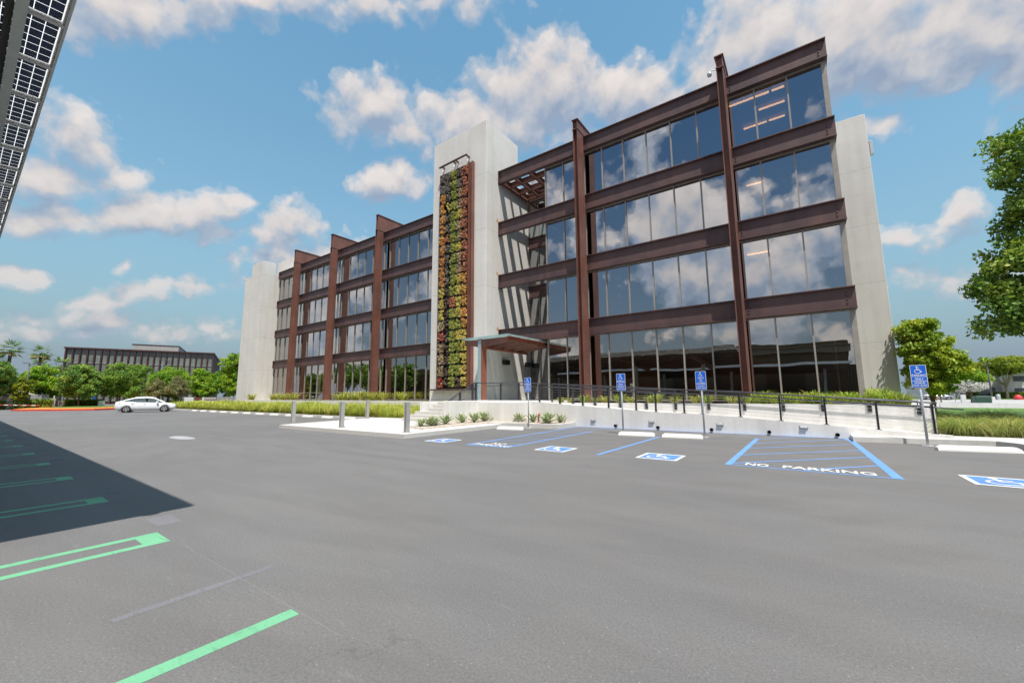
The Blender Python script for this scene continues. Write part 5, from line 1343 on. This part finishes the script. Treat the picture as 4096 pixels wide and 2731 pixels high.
# ------------------------------------------------------------------ cars
def car(loc, rz, paint_m, label):
    """saloon, nose along +x, origin on the ground at its middle"""
    t = root('parked_car', label, 'car', loc, rz)
    # stations: x, half width, sill z, belt z, shoulder half width
    S = [(-2.33,.62,.42,.80,.55),(-2.24,.82,.27,.98,.74),(-1.9,.90,.20,1.05,.80),(-1.4,.925,.18,1.0,.83),(-.7,.93,.17,.93,.84),(.1,.93,.17,.90,.84),(.9,.925,.17,.88,.84),(1.35,.92,.18,.87,.82),(1.8,.90,.20,.82,.78),(2.12,.85,.22,.74,.71),(2.30,.72,.30,.66,.60)]
    vs=[];K=10
    for (x,w,zb,zt,ws) in S:
        h=zt-zb
        prof=[(w*.86,zb),(w*.97,zb+h*.14),(w,zb+h*.42),(w*.985,zb+h*.68),(ws+.03,zb+h*.93),(ws-.06,zt+.005)]
        ring=[(x,p,q) for p,q in prof]+[(x,-p,q) for p,q in prof[::-1]]
        vs+=ring
    n=12; fs=[]
    for i in range(len(S)-1):
        for k in range(n): fs.append((i*n+k,i*n+(k+1)%n,(i+1)*n+(k+1)%n,(i+1)*n+k))
    fs += [tuple(range(n-1,-1,-1)), tuple(range((len(S)-1)*n,len(S)*n))]
    mb=MB(); mb.add(vs,fs,0,True); body=mb.build('body', paint_m, t, True)
    # greenhouse: roof shell
    G=[(-1.98,.66,1.05),(-1.45,.66,1.24),(-.9,.63,1.39),(-.3,.61,1.44),(.25,.60,1.425),(.65,.62,1.33),(1.05,.67,1.13),(1.42,.71,.92)]
    vs=[]; 
    for (x,w,z) in G:
        bl_=.0; vs+=[(x,w+.0,z-.10),(x,w*.93,z-.03),(x,w*.6,z+.012),(x,0,z+.02),(x,-w*.6,z+.012),(x,-w*.93,z-.03),(x,-w,z-.10)]
    fs=[]
    for i in range(len(G)-1):
        for k in range(6): fs.append((i*7+k,(i+1)*7+k,(i+1)*7+k+1,i*7+k+1))
    mb=MB(); mb.add(vs,fs,0,True); mb.build('roof', paint_m, t, True)
    gl = GLASSCAR
    for s in (1,-1):
        lo_=[(-1.62,1.02),(-.95,.95),(-.05,.91),(.10,.905),(1.05,.885)]
        hi=[(-1.40,1.15),(-.9,1.30),(-.05,1.36),(.10,1.355),(.62,1.25)]
        mb=MB()
        for a,b,c_,d_ in ((lo_[0],lo_[2],hi[2],None),(lo_[3],lo_[4],hi[4],hi[3])):
            pass
        wl=.80; wh=.655
        P=lambda p,w: (p[0],s*w,p[1])
        q=[P(lo_[0],wl),P(lo_[1],wl),P(lo_[2],wl),P(hi[2],wh),P(hi[1],wh+.01),P(hi[0],wh+.03)]; mb.add(q,[tuple(range(6)) if s<0 else tuple(range(5,-1,-1))])
        q=[P(lo_[3],wl),P(lo_[4],wl-.02),P(hi[4],wh+.02),P(hi[3],wh)]; mb.add(q,[(0,1,2,3) if s<0 else (3,2,1,0)])
        mb.build('side_window', gl, t, True)
        mb=MB(); mb.hexa([(x,s*y,z) for x,y,z in ((-1.75,.79,1.01),(1.3,.77,.865),(1.3,.72,.88),(-1.75,.68,1.03),(-1.6,.72,1.06),(1.0,.72,.91),(1.0,.68,.92),(-1.6,.68,1.07))]); mb.build('window_line', M['black'], t, True)
        mb=MB(); mb.cbox(.78,.96,s*.98-.10,s*.98+.10,.90,1.03,.03); mb.build('wing_mirror', paint_m, t, True)
        for x in (-.1,-1.0):
            mb=MB(); mb.box(x-.12,x+.12,s*.925-.012,s*.925+.012,.80,.83); mb.build('door_handle', M['galv'], t, True)
        mb=MB(); mb.hexa([(-2.30,s*.60,.78),(-1.95,s*.90,.80),(-1.95,s*.80,.80),(-2.2,s*.55,.80),(-2.26,s*.58,.92),(-1.92,s*.86,.94),(-1.92,s*.78,.94),(-2.16,s*.55,.93)]); mb.build('tail_light', simple('red_lamp',(.30,.01,.015),.2,0,.05), t, True)
        mb=MB(); mb.hexa([(2.22,s*.62,.56),(1.85,s*.885,.60),(1.85,s*.75,.62),(2.15,s*.55,.58),(2.16,s*.60,.64),(1.80,s*.855,.74),(1.80,s*.75,.76),(2.1,s*.55,.66)]); mb.build('headlight', M['aluminium'], t, True)
    mb=MB(); mb.add([(1.36,.60,.96),(1.36,-.60,.96),(.70,-.52,1.345),(.70,.52,1.345)],[(0,1,2,3)]); mb.build('windscreen', gl, t, True)
    mb=MB(); mb.add([(-1.92,-.56,1.10),(-1.92,.56,1.10),(-.95,.52,1.405),(-.95,-.52,1.405)],[(0,1,2,3)]); mb.build('rear_window', gl, t, True)
    for x in (-1.42,1.45):
        for s in (1,-1):
            y=s*.86
            mb=MB(); mb.lathe([(.24,-.11),(.31,-.11),(.335,-.07),(.335,.07),(.31,.11),(.24,.11)],24,(x,y,.335),0,'y'); w_=mb.build('wheel', M['black'], t, True)
            mb=MB(); mb.lathe([(0,.085*s),(.05,.095*s),(.10,.09*s),(.235,.10*s),(.245,.06*s)],10,(x,y,.335),0,'y',False); mb.build('rim', M['aluminium'], w_, True)
            mb=MB()
            for k in range(5):
                a=R_(72*k+20); c_,s_=math.cos(a),math.sin(a)
                mb.add([(x+.07*c_-.02*s_,y+s*.103,.335+.07*s_+.02*c_),(x+.20*c_-.055*s_,y+s*.108,.335+.20*s_+.055*c_),(x+.20*c_+.055*s_,y+s*.108,.335+.20*s_-.055*c_),(x+.07*c_+.02*s_,y+s*.103,.335+.07*s_-.02*c_)],[(0,1,2,3)])
            mb.build('spoke_gap', M['black'], w_, True)
            mb=MB(); mb.lathe([(.36,-.05),(.40,-.05),(.40,.075),(.36,.075)],24,(x,s*.855,.345),0,'y'); mb.build('wheel_arch', M['black'], t, True)
    mb=MB(); mb.box(-2.0,2.0,-.8,.8,.16,.30); mb.build('underbody', M['black'], t, True)
    return t
GLASSCAR = simple('car_glass',(.07,.095,.095),.05,0,.1,2,0,1.)
car((-54.9,12.0,0), math.atan2(2.65,.9), simple('white_car_paint',(.78,.79,.80),.22,0,.02,2,0,.7), 'white four door saloon car parked nose in beside the feathery grasses').scale = (1,1,1.07)
car((20.7,113,0), R_(5), simple('silver_car_paint',(.32,.34,.36),.25,.5,.05), 'small silver car parked across the street behind the stop sign')

# ------------------------------------------------------------------ right background
# big tree at the right edge
Lb = [(-1.65,-.4,4.35,1.15,1.2,.85),(-1.9,-.5,3.2,1.0,1.0,.50),(-2.45,-.4,3.95,.60,.7,.50),(-1.5,-.4,5.0,1.15,1.2,.50),(-1.1,-.4,6.75,1.15,1.2,1.15),(-1.45,-.5,7.75,.75,.9,.50),(-1.75,-.4,6.05,.60,.7,.40),
      (0,0,7.4,1.9,1.9,1.6),(.3,.2,4.6,1.8,1.6,1.1),(1.4,0,6.0,1.7,1.5,1.6),(.6,.2,8.9,1.4,1.4,.9),(-.2,-.5,3.3,1.3,1.2,.55),(2.2,.2,7.2,1.4,1.3,1.3)]
KT = 1.38
Lb = [(x*KT,y*KT,1.5+(z-1.5)*KT,a*KT,b*KT,c*KT) for x,y,z,a,b,c in Lb]
tree('broadleaf_tree',(6.75*KT,16.0*KT,0),Lb,'park',80000,650,.46,.10,3.0,.24,'large dark green tree cut by the right edge of the photo',None,'bark',.75,None,.3)
Lc = [(0,0,3.9,1.05,1.2,1.1),(-.35,.1,5.15,.85,.9,.85),(.5,-.2,4.35,.75,.8,.75),(.95,-.2,3.05,.75,.9,.75),(-.5,0,2.9,.65,.9,1.0),(.05,0,5.6,.55,.7,.5),(.3,-.2,2.2,.9,.9,.6),(1.25,-.1,2.5,.5,.7,.5)]
tree('broadleaf_tree',(6.35,35.6,0),Lc,'sun',22000,230,.36,.115,1.2,.14,'round lime green tree beside the right concrete tower',None,'bark',.75,None,.3)
# house across the street
t = root('white_office_building','white two storey building across the street with dark window bands','building',(35,134,0))
mb = MB(); mb.box(22,29.5,128,150,0,5.4); mb.box(29.5,33.9,131,150,0,4.9); mb.box(33.9,60,129,150,0,5.6); mb.build('wall', M['white_wall'], t)
for k,(a,b,z0,z1,v) in enumerate(((23.6,25.6,.6,2.6,128),(30.3,33.0,.6,2.4,131),(35.2,38.2,3.6,4.7,129),(40,46,3.5,4.7,129),(35.2,38.6,.6,2.2,129),(41.5,47,.5,2.2,129),(23,25.2,3.9,5.1,128))):
    mb = MB(); mb.box(a,b,v-.08,v-.004,z0,z1); w_=mb.build('window', M['dark_glass'], t)
    mb = MB(); mb.box(a-.12,b+.12,v-.14,v-.085,z1,z1+.12); mb.build('lintel', M['white_wall'], w_)
mb = MB(); mb.box(21.8,29.7,127.7,150,5.41,5.7); mb.box(33.7,60.2,128.7,150,5.61,5.9); mb.build('roof', M['white_wall'], t)
hedge(-4.5,9,-.6,.6,1.25,'long clipped green hedge in front of the white building',(36,126,0),6500,.22)
hedge(-.7,.7,-1,1,2.9,'dark ivy covered pillar on the white building, left one',(28.5,126.8,0),2200,.22,'hedge')
hedge(-.8,.8,-.5,.5,2.8,'dark ivy panel on the white building, right one',(40,127.8,0),2200,.22,'hedge')
def umbrella_tree(loc,h,r,kind,label,th,n=9000,leaf=.2,bark='bark_pale'):
    L=[]
    for i in range(9):
        a=2*math.pi*i/9+rng.uniform(-.3,.3); q=r*rng.uniform(.2,.8)
        L.append((q*math.cos(a),q*math.sin(a),h*rng.uniform(.62,.88),r*.38,r*.38,h*.11))
    return tree('broadleaf_tree',loc,L,kind,n,150,r*.17,leaf,th,.24,label,'street trees across the road',bark,.6)
umbrella_tree((33.0,125,0),8.6,5.2,'ylw','spreading yellow-green street tree with a pale forked trunk by the white building',2.8,12000,.24)
umbrella_tree((26.5,122,0),6.4,4.2,'lime','lower yellow-green street tree left of the pale forked trunk',2.0,9000,.24)
dtree('broadleaf_tree',(42.,170,0),11.5,4.,'deep','distant dark tree top above the street trees',None,3500,.4,cl=90)
dtree('flowering_tree',(18.8,84,0),3.3,1.6,'blossom','small pale flowering tree with bare branches in front of the street',None,2600,.12,th=1.0,tr=.09,cl=90,cs=.3,bark='bark',low=.35)
dtree('flowering_tree',(16.2,86,0),2.9,1.2,'olive','small thin leafed tree beside the pale flowering tree',None,1200,.12,th=1.0,tr=.08,cl=50,cs=.3,bark='bark',low=.4)
t = root('stop_sign','red octagonal stop sign on a pole across the street','stop sign',(19.5,95,0))
mb = MB(); mb.tube((19.5,95.05,0),(19.5,95.05,2.2),.05,n=8); mb.build('pole', M['galv'], t)
oc = [(19.5+.38*math.cos(R_(22.5+45*k)),1.92+.38*math.sin(R_(22.5+45*k))) for k in range(8)]
mb = MB(); mb.ext([(x,94.98,z) for x,z in oc],(0,.02,0)); pl=mb.build('plate', M['sign_white'], t)
mb = MB(); mb.flat([(19.5+(x-19.5)*.93,94.975,1.92+(z-1.92)*.93) for x,z in oc]); mb.build('red_face', M['red_kerb'], pl)
mb = MB(); v,f = text_polys('STOP',1.,.02); xs=[p[0] for p in v]; ys=[p[1] for p in v]; kx=.56/(max(xs)-min(xs)); ky=.22/(max(ys)-min(ys))
mb.add([(19.5+(p[0]-(max(xs)+min(xs))/2)*kx,94.97,1.92+(p[1]-(max(ys)+min(ys))/2)*ky) for p in v],f); mb.build('lettering', M['sign_white'], pl)
lamp((27.2,110,0),6.6,'grey street lamp post across the road by the spreading tree',R_(120),.5,.11)
solo('utility_box', MB().cbox(14.4,15.55,63.,64.2,.25,1.05,.05).box(14.2,15.75,62.8,64.4,0,.249), simple('green_box',(.035,.085,.06),.5,0,.1), 'dark green utility box on a pale pad beyond the grass tussocks', 'utility box', (15,63.6,0))
solo('gate_pillar', MB().cbox(13.3,13.65,62.6,62.95,0,1.2,.02), M['white_wall'], 'pale concrete pillar beside the green utility box', 'pillar', (13.5,62.8,0))
solo('low_wall', MB().box(10.7,26,57.4,57.7,0,.45), M['white_wall'], 'low pale wall along the street behind the grass tussocks', 'wall', (18,57.5,0))
solo('hydrant_cover', MB().lathe([(.55,0),(.6,.35),(.45,.7),(.2,.9),(0,.95)],10,(31.9,116,0)), simple('red_cover',(.62,.04,.05),.5), 'bright red fabric cover on a low object across the street', 'cover', (31.9,116,0))
solo('marker_post', MB().tube((19.1,104.5,0),(19.1,104.5,3.3),.11,n=8), simple('orange_pole',(.55,.16,.05),.5), 'rusty orange post rising behind the rightmost strap-leaf plants', 'post', (19.1,104.5,0))
solo('litter_bin', MB().lathe([(.28,0),(.3,.9),(.25,1.0),(0,1.02)],12,(29.6,116.5,0)), M['galv'], 'small grey litter bin left of the red cover', 'bin', (29.6,116.5,0))
